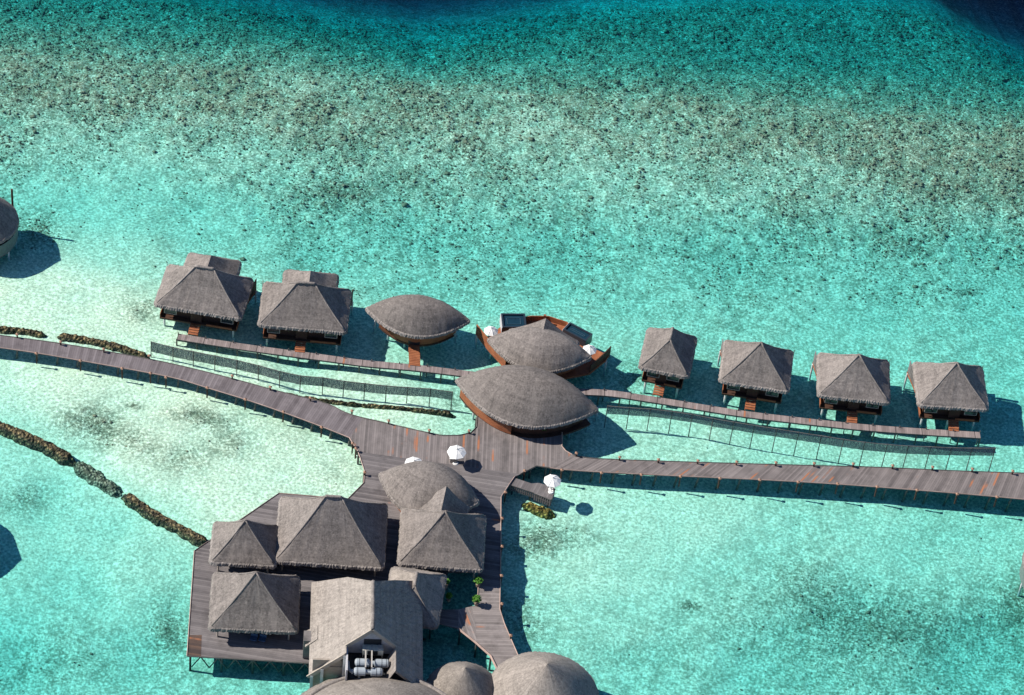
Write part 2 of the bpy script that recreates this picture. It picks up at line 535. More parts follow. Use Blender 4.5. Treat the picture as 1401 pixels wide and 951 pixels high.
BRN = np.clip(BRN + (fbm(XX * .09, YY * .09, 33, 4) - .5) * .8 * (E < 330), 0, 1)
rough_h = fbm(XX * .9, YY * .9, 55, 3, .6) - .45
ZZ = -DEP + np.clip(COV, 0, 1) * np.clip(rough_h, -.2, .6) * np.where(E < 330, 1.3, .7) + (fbm(XX * .25, YY * .25, 61, 3) - .5) * .22
ZZ = np.minimum(ZZ, -.22)
nx, ny = XX.shape
me = bpy.data.meshes.new('seabed')
vid = np.arange(nx * ny).reshape(nx, ny)
quads = np.stack([vid[:-1, :-1], vid[1:, :-1], vid[1:, 1:], vid[:-1, 1:]], -1).reshape(-1, 4)
me.vertices.add(nx * ny)
me.vertices.foreach_set('co', np.stack([XX, YY, ZZ], -1).astype(np.float32).ravel())
me.loops.add(quads.size); me.loops.foreach_set('vertex_index', quads.astype(np.int32).ravel())
me.polygons.add(len(quads)); me.polygons.foreach_set('loop_start', np.arange(0, quads.size, 4, dtype=np.int32))
me.update(calc_edges=True)
me.polygons.foreach_set('use_smooth', [True] * len(me.polygons))
ca = me.color_attributes.new('cover', 'FLOAT_COLOR', 'POINT')
ca.data.foreach_set('color', np.stack([COV, BRN, np.zeros_like(COV), np.ones_like(COV)], -1).astype(np.float32).ravel())


def bed_mat():
    t = NT('seabed_sand_and_coral')
    tc = t.n('ShaderNodeTexCoord'); ob = tc.outputs['Object']
    at = t.n('ShaderNodeVertexColor', layer_name='cover')
    sp = t.n('ShaderNodeSeparateColor'); t.l(at.outputs['Color'], sp.inputs[0])
    cov, brn = sp.outputs[0], sp.outputs[1]
    n1 = t.noise(ob, 1.7, 6, .75)
    n2 = t.noise(ob, 3.4, 3, .65)
    n3 = t.noise(ob, 5.5, 2, .55)
    n = t.math('MULTIPLY_ADD', n2, .45, t.math('MULTIPLY', n1, .40))
    n = t.math('MULTIPLY_ADD', n3, .15, n)
    # cover 0 -> nothing, 1 -> nearly everything
    thr = t.math('MULTIPLY_ADD', cov, -.43, .715)
    amt = t.math('MULTIPLY', t.math('SUBTRACT', n, thr), 7.5, clamp=True)
    amt = t.math('MULTIPLY', amt, t.math('MULTIPLY', cov, 6.0, clamp=True))
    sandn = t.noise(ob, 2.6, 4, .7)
    sand = t.ramp(sandn, [(.37, (.44, .46, .35)), (.5, (.73, .745, .56)), (.61, (.93, .94, .75))])  # sand tone and ripple light painted together in one mottle
    # algae film and rubble tint, with ripple light painted in, where cover is moderate
    rub_dapple = t.ramp(t.math('MULTIPLY_ADD', t.noise(ob, 2.5, 4, .7), .72, t.math('MULTIPLY', t.noise(ob, .5, 3, .6), .28)), [(.43, 0.0), (.58, 1.0)])
    sand = t.mix(t.math('MULTIPLY', rub_dapple, t.math('MULTIPLY_ADD', cov, 2.1, .16, clamp=True), clamp=True), sand, (.24, .27, .19))
    cn = t.noise(ob, 2.2, 5, .75)
    green = t.ramp(cn, [(.32, (.045, .060, .048)), (.52, (.13, .145, .095)), (.70, (.30, .30, .20))])
    brown = t.ramp(cn, [(.32, (.090, .075, .055)), (.52, (.215, .185, .115)), (.70, (.40, .345, .23))])
    coral = t.mix(brn, green, brown)
    spec = t.ramp(t.noise(ob, 4.6, 2, .5), [(.68, 0.0), (.74, 1.0)])
    coral = t.mix(t.math('MULTIPLY', spec, .5), coral, (.50, .40, .24))
    col = t.mix(amt, sand, coral)
    t.principled(col, .95, t.math('ADD', n, t.math('MULTIPLY', sandn, .3)), .12, .2, .05)
    return t.m


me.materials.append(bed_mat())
seabed = bpy.data.objects.new('seabed', me); COL.objects.link(seabed)
seabed['kind'] = 'structure'


def coral_heads(n_want=30000):
    ok = np.argwhere((COV > .16) & (PX > -30) & (PX < 1430) & (PY > -20) & (PY < 980) & (DEP < 9))
    clump = np.clip((fbm(XX * .45, YY * .45, 205, 4, .65) - .36) * 4, .22, 1)
    wts = (COV ** 2.9 * clump * np.where(PYc < 420, 1, .07))[ok[:, 0], ok[:, 1]]
    pick = ok[rng.choice(len(ok), n_want, p=wts / wts.sum())]
    t_ = (1 + 5 ** .5) / 2
    iv = np.array([(-1, t_, 0), (1, t_, 0), (-1, -t_, 0), (1, -t_, 0), (0, -1, t_), (0, 1, t_), (0, -1, -t_), (0, 1, -t_), (t_, 0, -1), (t_, 0, 1), (-t_, 0, -1), (-t_, 0, 1)])
    iv /= np.linalg.norm(iv[0])
    fc = np.array([(0, 11, 5), (0, 5, 1), (0, 1, 7), (0, 7, 10), (0, 10, 11), (1, 5, 9), (5, 11, 4), (11, 10, 2), (10, 7, 6), (7, 1, 8), (3, 9, 4), (3, 4, 2), (3, 2, 6), (3, 6, 8), (3, 8, 9), (4, 9, 5), (2, 4, 11), (6, 2, 10), (8, 6, 7), (9, 8, 1)])
    sz = (rng.gamma(2.0, .036, n_want) + .055) * np.clip(.55 + COV[pick[:, 0], pick[:, 1]] * .75, .6, 1.1)
    v = iv[None] * (1 + rng.normal(0, .18, (n_want, 12, 1))) * sz[:, None, None]
    v[:, :, 2] *= rng.uniform(.35, .7, n_want)[:, None]
    v[:, :, 0] *= rng.uniform(.7, 1.5, n_want)[:, None]
    v[:, :, 0] += (XX[pick[:, 0], pick[:, 1]] + rng.uniform(-.3, .3, n_want))[:, None]
    v[:, :, 1] += (YY[pick[:, 0], pick[:, 1]] + rng.uniform(-.3, .3, n_want))[:, None]
    v[:, :, 2] += np.minimum(ZZ[pick[:, 0], pick[:, 1]], -.3 - sz)[:, None] + .05
    f = (fc[None] + 12 * np.arange(n_want)[:, None, None]).reshape(-1, 3)
    m = bpy.data.meshes.new('coral_heads')
    m.vertices.add(n_want * 12); m.vertices.foreach_set('co', v.astype(np.float32).ravel())
    m.loops.add(f.size); m.loops.foreach_set('vertex_index', f.astype(np.int32).ravel())
    m.polygons.add(len(f)); m.polygons.foreach_set('loop_start', np.arange(0, f.size, 3, dtype=np.int32))
    m.update(calc_edges=True)
    t = NT('coral')
    tc = t.n('ShaderNodeTexCoord')
    big = t.noise(tc.outputs['Object'], 1.1, 2, .6); fine = t.noise(tc.outputs['Object'], 6.0, 3, .6)
    c = t.ramp(t.math('MULTIPLY_ADD', big, .7, t.math('MULTIPLY', fine, .3)), [(.32, (.08, .085, .062)), (.46, (.18, .165, .115)), (.57, (.29, .24, .16)), (.70, (.48, .42, .30))])
    t.principled(c, .95, fine, .4, .05, .05)
    m.materials.append(t.m)
    o = bpy.data.objects.new('coral_heads', m); COL.objects.link(o)
    return tag(o, 'countless brown and green coral heads scattered over the reef flat', 'coral', kind='stuff')


coral_heads()


def water_mat():
    t = NT('lagoon_water')
    tc = t.n('ShaderNodeTexCoord'); ob = tc.outputs['Object']
    rip = t.noise(t.mapping(ob, (1.0, 1.25, 1), (0, 0, R(24))), 2.3, 3, .62)
    rip2 = t.noise(t.mapping(ob, (1.0, 1.7, 1), (0, 0, R(20))), .28, 3, .5)
    # ripple light and dark put into the transparent colour
    web = t.math('ABSOLUTE', t.math('SUBTRACT', rip, .5))
    fl = t.noise(t.mapping(ob, (.9, 2.6, 1), (0, 0, R(24))), 1.7, 3, .6)
    tint = t.ramp(t.math('MULTIPLY_ADD', rip, .5, t.math('MULTIPLY', fl, .5)), [(.36, (.80, .86, .87)), (.48, (.92, .95, .95)), (.60, (1, 1, 1))])
    tr = t.n('ShaderNodeBsdfTransparent'); t.l(tint, tr.inputs['Color'])
    gl = t.n('ShaderNodeBsdfGlossy'); gl.inputs['Roughness'].default_value = .12
    b = t.n('ShaderNodeBump'); b.inputs['Strength'].default_value = .55; b.inputs['Distance'].default_value = .16
    t.l(t.math('ADD', rip, t.math('MULTIPLY', rip2, 1.5)), b.inputs['Height'])
    t.l(b.outputs[0], gl.inputs['Normal'])
    # Schlick reflectance, the same from above and below since the sheet does not bend the rays
    ge = t.n('ShaderNodeNewGeometry')
    dt = t.n('ShaderNodeVectorMath', operation='DOT_PRODUCT')
    t.l(ge.outputs['Incoming'], dt.inputs[0]); t.l(b.outputs[0], dt.inputs[1])
    c1 = t.math('SUBTRACT', 1.0, t.math('ABSOLUTE', dt.outputs['Value'], clamp=True), clamp=True)
    frs = t.math('MULTIPLY_ADD', t.math('POWER', c1, 5.0), .98, .02)
    mx = t.n('ShaderNodeMixShader')
    t.l(frs, mx.inputs[0]); t.l(tr.outputs[0], mx.inputs[1]); t.l(gl.outputs[0], mx.inputs[2])
    t.l(mx.outputs[0], t.out.inputs['Surface'])
    va = t.n('ShaderNodeVolumeAbsorption')
    # sigma = (1 - colour) * density, per metre
    S = (.29, .050, .032)
    dn = .4
    va.inputs['Color'].default_value = (1 - S[0] / dn, 1 - S[1] / dn, 1 - S[2] / dn, 1)
    va.inputs['Density'].default_value = dn
    t.l(va.outputs[0], t.out.inputs['Volume'])
    return t.m


wm = MB(); wm.box((0, 0, -50), (3400, 3400, 100))
water = wm.build('water', water_mat()); water['kind'] = 'structure'

# ------------------------------------------------------------------ thatch roofs
def jit(a): return random.uniform(-a, a)


def roof_mesh(outline, to_ridge, ze, h, profile=lambda s: s, steps=8, fringe=.5, noise=.07, mb=None):
    """thatch lofted from an eave outline to its ridge, with a ragged fringe hanging at the eave"""
    mb = mb or MB()
    n = len(outline)
    per = [0.0]
    for i in range(1, n + 1):
        a, b = outline[i - 1], outline[i % n]
        per.append(per[-1] + math.hypot(b[0] - a[0], b[1] - a[1]))
    rows = []
    vs, uvs = [], []
    for j in range(steps + 1):
        s = j / steps
        for i in range(n + 1):
            k = i % n
            x, y = outline[k]
            rx, ry, rh = to_ridge(x, y)
            pa, pb = outline[k - 1], outline[(k + 1) % n]
            tx, ty = pb[0] - pa[0], pb[1] - pa[1]
            L = math.hypot(tx, ty) or 1
            qx, qy = x + (rx - x) * s, y + (ry - y) * s
            z = ze + h * rh * profile(s)
            u = per[i] + ((qx - x) * tx + (qy - y) * ty) / L
            v = s * math.hypot(math.hypot(rx - x, ry - y), h * rh)
            a = noise * (0.4 if j in (0, steps) else 1)
            hsh = (math.sin(k * 12.9898 + j * 78.233) * 43758.5453) % 1 - .5
            low = math.sin(qx * 1.3 + qy * .7) * math.sin(qy * 1.1 - qx * .5)
            vs.append((qx, qy, z + a * (hsh + .6 * low)))
            uvs.append((u, v))
    fs = []
    m = n + 1
    for j in range(steps):
        for i in range(n):
            fs.append((j * m + i, j * m + i + 1, (j + 1) * m + i + 1, (j + 1) * m + i))
    b0 = mb.add(vs, fs, uvs)
    # fringe: two ragged layers so that the edge has depth
    cx = sum(p[0] for p in outline) / n; cy = sum(p[1] for p in outline) / n
    sub = 3
    pts = []
    for i in range(n):
        a, b = outline[i], outline[(i + 1) % n]
        for q in range(sub):
            t = q / sub
            pts.append((a[0] + (b[0] - a[0]) * t, a[1] + (b[1] - a[1]) * t, per[i] + (per[i + 1] - per[i]) * t))
    N = len(pts)
    top, mid, bot = [], [], []
    for q, (x, y, u) in enumerate(pts):
        pa, pb = pts[q - 1], pts[(q + 1) % N]
        tx, ty = pb[0] - pa[0], pb[1] - pa[1]
        L = math.hypot(tx, ty) or 1
        ox, oy = ty / L, -tx / L
        d = fringe * random.uniform(.80, 1.06)
        o = .26 + jit(.05)
        top.append((x, y, ze - .02 + jit(.02)))
        mid.append((x + ox * (.17 + jit(.05)), y + oy * (.17 + jit(.05)), ze - .15 + jit(.04)))
        bot.append((x + ox * o, y + oy * o, ze - d))
    uvt = [(p[2], -.02) for p in pts]; uvm = [(p[2], -.25) for p in pts]; uvb = [(p[2], -.6) for p in pts]
    fs = []
    for q in range(N):
        r = (q + 1) % N
        fs.append((N + q, N + r, r, q))
        fs.append((2 * N + q, 2 * N + r, N + r, N + q))
    fb = MB()
    fb.add(top + mid + bot, fs, uvt + uvm + uvb)
    mb.fringe = fb
    under = [(x * .985 + cx * .015, y * .985 + cy * .015, ze - .22) for x, y in outline]
    mb.add(under, [tuple(range(n - 1, -1, -1))])
    return mb


def rect_outline(w, d, rad=.45, step=.42):
    pts = []
    hw, hd = w / 2, d / 2
    corners = [(hw - rad, -hd + rad, -90), (hw - rad, hd - rad, 0), (-hw + rad, hd - rad, 90), (-hw + rad, -hd + rad, 180)]
    for ci, (cx, cy, a0) in enumerate(corners):
        for k in range(4):
            a = R(a0 + 90 * k / 3)
            pts.append((cx + rad * math.cos(a), cy + rad * math.sin(a)))
        nx_, ny_, na = corners[(ci + 1) % 4]
        s = pts[-1]
        e = (nx_ + rad * math.cos(R(na)), ny_ + rad * math.sin(R(na)))
        m = max(2, int(math.hypot(e[0] - s[0], e[1] - s[1]) / step))
        for k in range(1, m):
            pts.append((s[0] + (e[0] - s[0]) * k / m, s[1] + (e[1] - s[1]) * k / m))
    return pts


def wavy(pts, amp=.06):
    out = []
    for i, (x, y) in enumerate(pts):
        k = 1 + amp * .2 * math.sin(i * .9)
        out.append((x + jit(amp), y + jit(amp)))
    return out


def hip_roof(parent, w, d, ze, h, rx=0.0, ry=0.0, off=(0, 0), rz=0.0, name='roof', mat='thatch', sag=.06, fringe=.55, cap=True, apexoff=(0, 0)):
    """hipped thatch roof; the ridge reaches from -rx to rx and -ry to ry round the middle"""
    ca, sa = math.cos(rz), math.sin(rz)
    out0 = wavy(rect_outline(w, d), .05)
    ax, ay = apexoff

    def ridge(x, y):
        return (max(-rx, min(rx, x)) + ax, max(-ry, min(ry, y)) + ay, 1.0)
    prof = lambda s: s - sag * math.sin(math.pi * s)
    mb = roof_mesh(out0, ridge, ze, h, prof, 9, fringe)
    if rz or off != (0, 0):
        for m_ in (mb, mb.fringe):
            m_.v = [(off[0] + x * ca - y * sa, off[1] + x * sa + y * ca, z) for x, y, z in m_.v]
    o = mb.build(name, M[mat], parent, smooth=True)
    mb.fringe.build('eave_fringe', M['ridge'], o)
    if cap:
        c = MB()
        hw, hd = w / 2 - .2, d / 2 - .2
        ends = ((-rx, -ry), (rx, -ry), (rx, ry), (-rx, ry))
        for (sx, sy) in ((-1, -1), (1, -1), (1, 1), (-1, 1)):
            a = Vector((sx * rx + ax, sy * ry + ay, ze + h + .02)); b = Vector((sx * hw, sy * hd, ze + .14))
            pts = []
            for k in range(12):
                t = k / 11
                q = a.lerp(b, t); q.z = ze + .07 + (h - .06) * prof(1 - t)
                pts.append((off[0] + q.x * ca - q.y * sa, off[1] + q.x * sa + q.y * ca, q.z + jit(.02)))
            c.path_tube(pts, .11, 6, .2)
        if rx or ry:
            pts = []
            for k in range(9):
                t = k / 8 * 2 - 1
                x, y = rx * t * 1.05 + ax, ry * t * 1.05 + ay
                pts.append((off[0] + x * ca - y * sa, off[1] + x * sa + y * ca, ze + h + .06 + jit(.02)))
            c.path_tube(pts, .2, 6, .2)
        c.build('ridge_cap', M['ridge'], o, smooth=True)
    return o


def lens_outline(a, b, n=56, p=1.0):
    pts = []
    for k in range(n):
        x = -a + 2 * a * k / n
        pts.append((x, -b * max(0, 1 - (x / a) ** 2) ** p))
    for k in range(n):
        x = a - 2 * a * k / n
        pts.append((x, b * max(0, 1 - (x / a) ** 2) ** p))
    return pts


def lens_roof(parent, a, b, ze, h, mat='thatch', tipup=.35, name='roof'):
    out = [(x + jit(.03), y + jit(.03)) for x, y in lens_outline(a, b)]

    def ridge(x, y):
        t = min(1, abs(x) / a)
        return (x * .93, 0.0, max(.06, (1 - t * t) ** .85))
    mb = roof_mesh(out, ridge, ze, h, lambda s: 1 - (1 - s) ** 1.75, 10, .55, .05)
    for m_ in (mb, mb.fringe):
        m_.v = [(x, y, z + tipup * (abs(x) / a) ** 2) for x, y, z in m_.v]
    o = mb.build(name, M[mat], parent, smooth=True)
    mb.fringe.build('eave_fringe', M['ridge'], o)
    return o


def lens_hull(parent, a, b, z0, z1, k0, k1, mat, name='wall'):
    """boat-like timber wall under an oval roof, leaning outwards"""
    mb = MB()
    o = lens_outline(a, b, 30)
    n = len(o)
    vs = [(x * k0, y * k0, z0) for x, y in o] + [(x * k1, y * k1, z1) for x, y in o]
    mb.add(vs, [(k, (k + 1) % n, n + (k + 1) % n, n + k) for k in range(n)] + [tuple(range(n - 1, -1, -1))] + [tuple(range(n, 2 * n))])
    return mb.build(name, M[mat], parent)


def cone_roof(parent, r, ze, h, prof=None, mat='thatch_tan', name='roof', n=64, fringe=.5):
    out = [(r * math.cos(2 * math.pi * k / n) + jit(.03), r * math.sin(2 * math.pi * k / n) + jit(.03)) for k in range(n)]
    mb = roof_mesh(out, lambda x, y: (0, 0, 1.0), ze, h, prof or (lambda s: s), 12, fringe, .05)
    o = mb.build(name, M[mat], parent, smooth=True)
    mb.fringe.build('eave_fringe', M['ridge'], o)
    return o


def fit_rect(corners, z):
    """rectangle nearest to four surveyed eave corners (nw, sw, se, ne)"""
    nw, sw, se, ne = [P(*c, z) for c in corners]
    c = (nw + sw + se + ne) / 4
    ex = ((se - sw) + (ne - nw)) / 2
    ey = ((nw - sw) + (ne - se)) / 2
    yaw = (math.atan2(ex.y, ex.x) * ex.length + math.atan2(-ey.x, ey.y) * ey.length) / (ex.length + ey.length)
    return Vector((c.x, c.y, 0)), ex.length, ey.length, yaw


def local(root, p):
    v = Matrix.Rotation(-root.rotation_euler.z, 4, 'Z') @ (Vector(p) - root.location)
    return v


# ------------------------------------------------------------------ water villas
EAVE = 4.35
FLOOR = 1.45


def villa(corners, label, h=None, rx=0.0, ry=0.0, annex=None, stairs=-.05, steps_px=None, screens=True, front_light=True):
    c, w, d, yaw = fit_rect(corners, EAVE)
    root = thing('water_villa', label, 'villa', c, yaw, 'thatched villas on stilts along the hut walkways')
    h = h or d / 2 + .15
    hip_roof(root, w, d, EAVE, h, rx, ry)
    ww, wd = w - 2.0, d - 1.5
    wall = MB().box((0, .2, (FLOOR + EAVE + .2) / 2), (ww, wd - .4, EAVE + .2 - FLOOR)).build('wall', M['darkwood'], root)
    y0 = -wd / 2 - .01
    fl = MB().box((0, -.05, FLOOR - .13), (ww + .9, wd + .7, .26)).build('floor_deck', M['darkwood'], root)
    # front: door, two windows with pale frames, floor beam in warm timber
    dr = MB().box((stairs * w, y0 - .03, FLOOR + 1.08), (1.5, .1, 2.1)).build('door', M['darkwood'], wall)
    for sx in (-1, 1):
        f = MB()
        x = sx * (ww / 2 - .95)
        for q in ((x, FLOOR + 2.5, 1.7, .09), (x, FLOOR + .75, 1.7, .09)):
            f.box((q[0], y0 - .05, q[1]), (q[2], .12, q[3]))
        for xx in (x - .82, x + .82):
            f.box((xx, y0 - .05, FLOOR + 1.62), (.09, .12, 1.66))
        win = f.build('window', M['palewood'], wall)
        MB().box((x, y0 - .02, FLOOR + 1.62), (1.56, .06, 1.64)).build('pane', M['glass'], win)
    MB().box((.35 * ww - .5 if stairs < .1 else 0, y0 - .42, FLOOR + .12), (ww * .36, .14, .3)).build('front_beam', M['warm'], root)
    # side boards seen in the sun
    for sx in (-1, 1):
        MB().box((sx * (ww / 2 + .42), -.1, FLOOR + .25), (.08, wd + .4, .7)).build('side_board', M['warm'], root)
    # steps down to the walkway
    st = MB()
    sx = stairs * w
    for k in range(5):
        st.box((sx, y0 - .55 - k * .34, FLOOR - .06 - k * .12), (1.3, .33, .09))
    for s in (-.65, .65):
        st.bar((sx + s, y0 - .4, FLOOR - .12), (sx + s, y0 - 2.1, FLOOR - .72), .09, .2)
    st.build('steps', M['warm'], root)
    # stilts
    for xx in (-ww / 2 + .1, 0, ww / 2 - .1):
        for yy in (-wd / 2 + .1, wd / 2 - .1):
            MB().tube((xx, yy, FLOOR - .26), (xx, yy, -2.2), .15, .16).build('stilt', M['palepost'], root)
    # rear terrace with flared timber screens
    MB().box((0, wd / 2 + 1.0, FLOOR - .2), (ww + 1.6, 2.2, .2)).build('rear_terrace', M['greywood'], root)
    if screens:
        for sx in (-1, 1):
            s = MB()
            a = Vector((sx * (w / 2 - .55), d / 2 - 3.4, 0)); b = Vector((sx * (w / 2 + .38), d / 2 + .75, 0))
            for k in range(9):
                q = a.lerp(b, k / 9); q2 = a.lerp(b, (k + .9) / 9)
                hh = 1.9 + .9 * (k / 8) ** 2
                s.bar((q.x, q.y, FLOOR + .9), (q2.x, q2.y, FLOOR + .9), .07, hh)
            s.build('screen', M['greywood' if sx < 0 else 'darkwood'], root)
            MB().bar((a.x, a.y, FLOOR - .02), (b.x, b.y, FLOOR - .02), .12, .3).build('screen_rail', M['warm'], root)
            MB().tube((b.x, b.y - .3, FLOOR), (b.x, b.y - .3, -2.2), .13).build('stilt', M['palepost'], root)
    if annex:
        aw, ad, ay, az, ah, ax = annex
        hip_roof(root, aw, ad, az, ah, 0, ad / 2 - ah, (ax, ay), 0, 'annex_roof', cap=False)
        MB().box((ax, ay + .2, (az + FLOOR) / 2), (aw - 1.4, ad - 1.2, az - FLOOR)).build('annex_wall', M['darkwood'], root)
    return root


villa([(229.1, 359.7), (214.7, 414), (329.6, 436), (344.5, 381.4)],
      'leftmost villa of the far row, broad hipped thatch roof with a small rear annex', h=4.3, rx=1.25,
      annex=(7.2, 8.0, 2.7, 4.55, 2.6, .0), stairs=-.03)
villa([(360.4, 383.7), (357, 442), (473, 454.3), (478.8, 396.2)],
      'hipped villa with rear annex, standing between the leftmost villa and the first oval hut', h=4.3, rx=1.2,
      annex=(7.2, 8.0, 2.7, 4.5, 2.6, .3), stairs=-.01)
villa([(886.4, 447), (877, 500), (941.5, 515.5), (952.5, 460)],
      'narrowest hipped villa, just right of the oval building with two umbrellas', h=3.3, ry=1.1, stairs=-.03, screens=False)
villa([(991.9, 464.4), (986.9, 519), (1077.8, 535), (1084.2, 479)],
      'pyramid roofed villa next right of the narrow villa in the right row', h=4.3, stairs=.0)
villa([(1120.5, 482.4), (1120.5, 539), (1216, 550), (1216, 492)],
      'pyramid roofed villa, second from the right end of the far row', h=4.3, stairs=.03)
villa([(1250, 494.7), (1259, 552), (1352, 559.8), (1343.2, 500.5)],
      'rightmost pyramid roofed villa at the end of the right hut walkway', h=4.3, stairs=.06)

# ------------------------------------------------------------------ oval buildings
def oval(tip_l, tip_r, b, ze, label, hk=.78):
    a_, b_ = P(*tip_l, ze + .35), P(*tip_r, ze + .35)
    c = (a_ + b_) / 2
    d = b_ - a_
    root = thing('oval_building', label, 'building', (c.x, c.y, 0), math.atan2(d.y, d.x), 'oval buildings with leaf shaped thatch roofs')
    a = d.length / 2
    lens_roof(root, a, b, ze, b * hk)
    return root, a


r1, a1 = oval((501.7, 420.7), (642, 437.5), 3.75, 4.2, 'smallest oval hut on stilts, timber hull walls and a plank ramp at its front')
lens_hull(r1, a1, 3.75, 1.3, 4.0, .72, .90, 'warm')
MB().prism([(x * .74, y * .74) for x, y in lens_outline(a1, 3.75, 24)], 1.0, 1.28).build('floor_deck', M['darkwood'], r1)
rp = MB()
q0, q1 = local(r1, P(566.5, 470, 1.3)), local(r1, P(567.5, 499, 1.0))
for k in range(14):
    q = q0.lerp(q1, k / 13)
    rp.box((q.x, q.y, q.z - .05), (1.5, .26, .08))
for s in (-.72, .72):
    rp.bar((q0.x + s, q0.y, q0.z - .16), (q1.x + s, q1.y, q1.z - .16), .1, .18)
rp.build('ramp', M['warm'], r1)
for bx, by in ((530, 466.8), (552.7, 476.3), (580, 479), (603.4, 475), (623, 468), (511, 454.6)):
    q = local(r1, P(bx, by, -1.2))
    MB().tube((q.x, q.y, -2.0), (q.x * .97, q.y * .93, 1.7), .15).build('stilt', M['palepost'], r1)
MB().box((q0.x, -2.78, 2.4), (1.6, .1, 2.1)).build('door', M['black'], r1)

r2, a2 = oval((668.5, 462.5), (807.6, 487.2), 3.95, 4.2, 'oval building behind the largest oval roof, on a fan shaped deck with two plunge pools', .72)
lens_hull(r2, a2, 3.95, 1.5, 4.0, .74, .86, 'warm')


def wpoly(pts, z):
    return [(lambda v: (v.x, v.y))(P(x, y, z)) for x, y in pts]


fan = [(652, 457), (668, 460), (684, 448), (702, 441), (726, 437.5), (750, 438), (774, 446), (797, 470), (833, 486), (829, 493), (806, 511), (775, 517), (735, 516), (700, 510), (690, 503)]
MB().prism(wpoly(fan, 1.5), 1.2, 1.5).build('floor_deck', M['warm'], r2, world=True, tri=True)


def wall_path(pts, z, h, mat, root, name, th=.12, lean=0.0):
    mb = MB()
    w = [P(x, y, z) for x, y in pts]
    for i in range(len(w) - 1):
        a, b = w[i], w[i + 1]
        mb.bar((a.x, a.y, z + h / 2), (b.x, b.y, z + h / 2), th, h)
    return mb.build(name, M[mat], root, world=True)


wall_path([(651, 458), (670, 482), (691, 505)], 1.0, 2.0, 'warm', r2, 'parapet')
wall_path([(834, 487), (822, 499), (806, 513)], 1.0, 1.9, 'darkwood', r2, 'parapet')  # right side: its shade put into a darker timber colour
wall_path([(706, 441.5), (726, 438.5), (750, 439), (775, 447), (798, 470)], 1.5, .9, 'warm', r2, 'parapet')
MB().box(tuple(local(r2, P(745, 436.5, 2.3))), (.35, .3, 1.5)).build('rail_post', M['warm'], r2)
hip = P(747, 435.8, 6.6)
hl = local(r2, hip)
hip_roof(r2, 9.4, 4.6, 3.45, 3.2, 0, 2.1, (hl.x, hl.y - 2.1), 0, 'annex_roof', cap=False)
for bx, by in ((650.5, 477), (670, 492.5), (799.6, 518), (826.6, 512), (690, 512), (740, 525), (775, 524), (700, 456), (735, 452), (790, 478)):
    q = local(r2, P(bx, by, -1.3))
    MB().tube((q.x, q.y, -2.4), (q.x, q.y, 1.25), .14).build('stilt', M['palepost'], r2)


def plunge_pool(corners, label):
    z = 2.75
    c, w, d, yaw = fit_rect(corners, z)
    root = thing('plunge_pool', label, 'pool', c, yaw, 'plunge pools on the fan shaped deck')
    b = MB()
    for sx in (-1, 1):
        b.box((sx * (w / 2 - .12), 0, 1.95), (.24, d, 1.6))
        b.box((0, sx * (d / 2 - .12), 1.951), (w - .48, .24, 1.6))
    b.box((0, 0, 1.3), (w - .5, d - .5, .3))
    b.build('basin', M['navyframe'], root)
    MB().box((-w / 2 - .04, 0, 1.9), (.07, d, 1.5)).build('sunlit_side', M['plaster'], root)  # pale skin on the left wall only: its sunlight put into the colour
    MB().box((0, 0, 2.50), (w - .5, d - .5, .1)).build('pool_water', M['pool'], root)
    e = MB()
    for sx in (-1, 1):
        e.box((sx * (w / 2 - .75), 0, 2.58), (.09, d - 1.5, .06))
        e.box((0, sx * (d / 2 - .75), 2.581), (w - 1.6, .07, .06))
    e.build('inner_rim', M['poolrim'], root)
    return root


plunge_pool([(683, 429), (690, 448), (717, 447.5), (722, 428.5)], 'dark rimmed plunge pool at the rear left of the fan shaped deck')
plunge_pool([(777, 440.5), (773.5, 450), (799, 467.5), (813, 456.5)], 'dark rimmed plunge pool at the rear right of the fan shaped deck')

r3, a3 = oval((625.1, 518.3), (817.1, 559), 5.35, 4.2, 'largest oval building, broad leaf shaped thatch roof opening onto the central plaza', .70)
lens_hull(r3, a3, 5.35, 1.45, 4.0, .82, .88, 'darkwood')
hs = MB()
o = lens_outline(a3, 5.35, 40)
for k in range(0, 18):
    a, b = o[k], o[k + 1]
    hs.bar((a[0] * .93, a[1] * .93, 2.25), (b[0] * .93, b[1] * .93, 2.25), .12, 1.5)
hs.build('parapet', M['warm'], r3)
hs = MB()
for k in range(0, 16):
    a, b = o[k], o[k + 1]
    hs.bar((a[0] * .95, a[1] * .95, 3.15), (b[0] * .95, b[1] * .95, 3.15), .16, .16)
hs.build('handrail', M['palewood'], r3)
MB().prism([(x * .94, y * .94) for x, y in lens_outline(a3, 5.35, 24)], 1.15, 1.44).build('floor_deck', M['darkwood'], r3)
for bx, by in ((647, 575), (636, 558), (777.5, 600), (802, 590), (770, 592), (815, 575)):
    q = local(r3, P(bx, by, -1.1))
    MB().tube((q.x, q.y, -1.9), (q.x, q.y, 1.3), .16).build('stilt', M['palepost'], r3)

r4, a4 = oval((520, 647.3), (654.2, 686), 4.7, 4.1, 'oval building on the plaza with a small gabled porch roof, beside a white umbrella', .72)
lens_hull(r4, a4, 4.7, 1.4, 3.95, .80, .86, 'warm')
ap = local(r4, P(609.8, 665, 7.75))
hip_roof(r4, 6.0, 5.6, 4.7, 3.05, 0, 2.6, (ap.x + .5, ap.y - 2.5), -r4.rotation_euler.z + R(-3), 'porch_roof', cap=False)

# ------------------------------------------------------------------ south terrace pavilions
E2 = 4.25


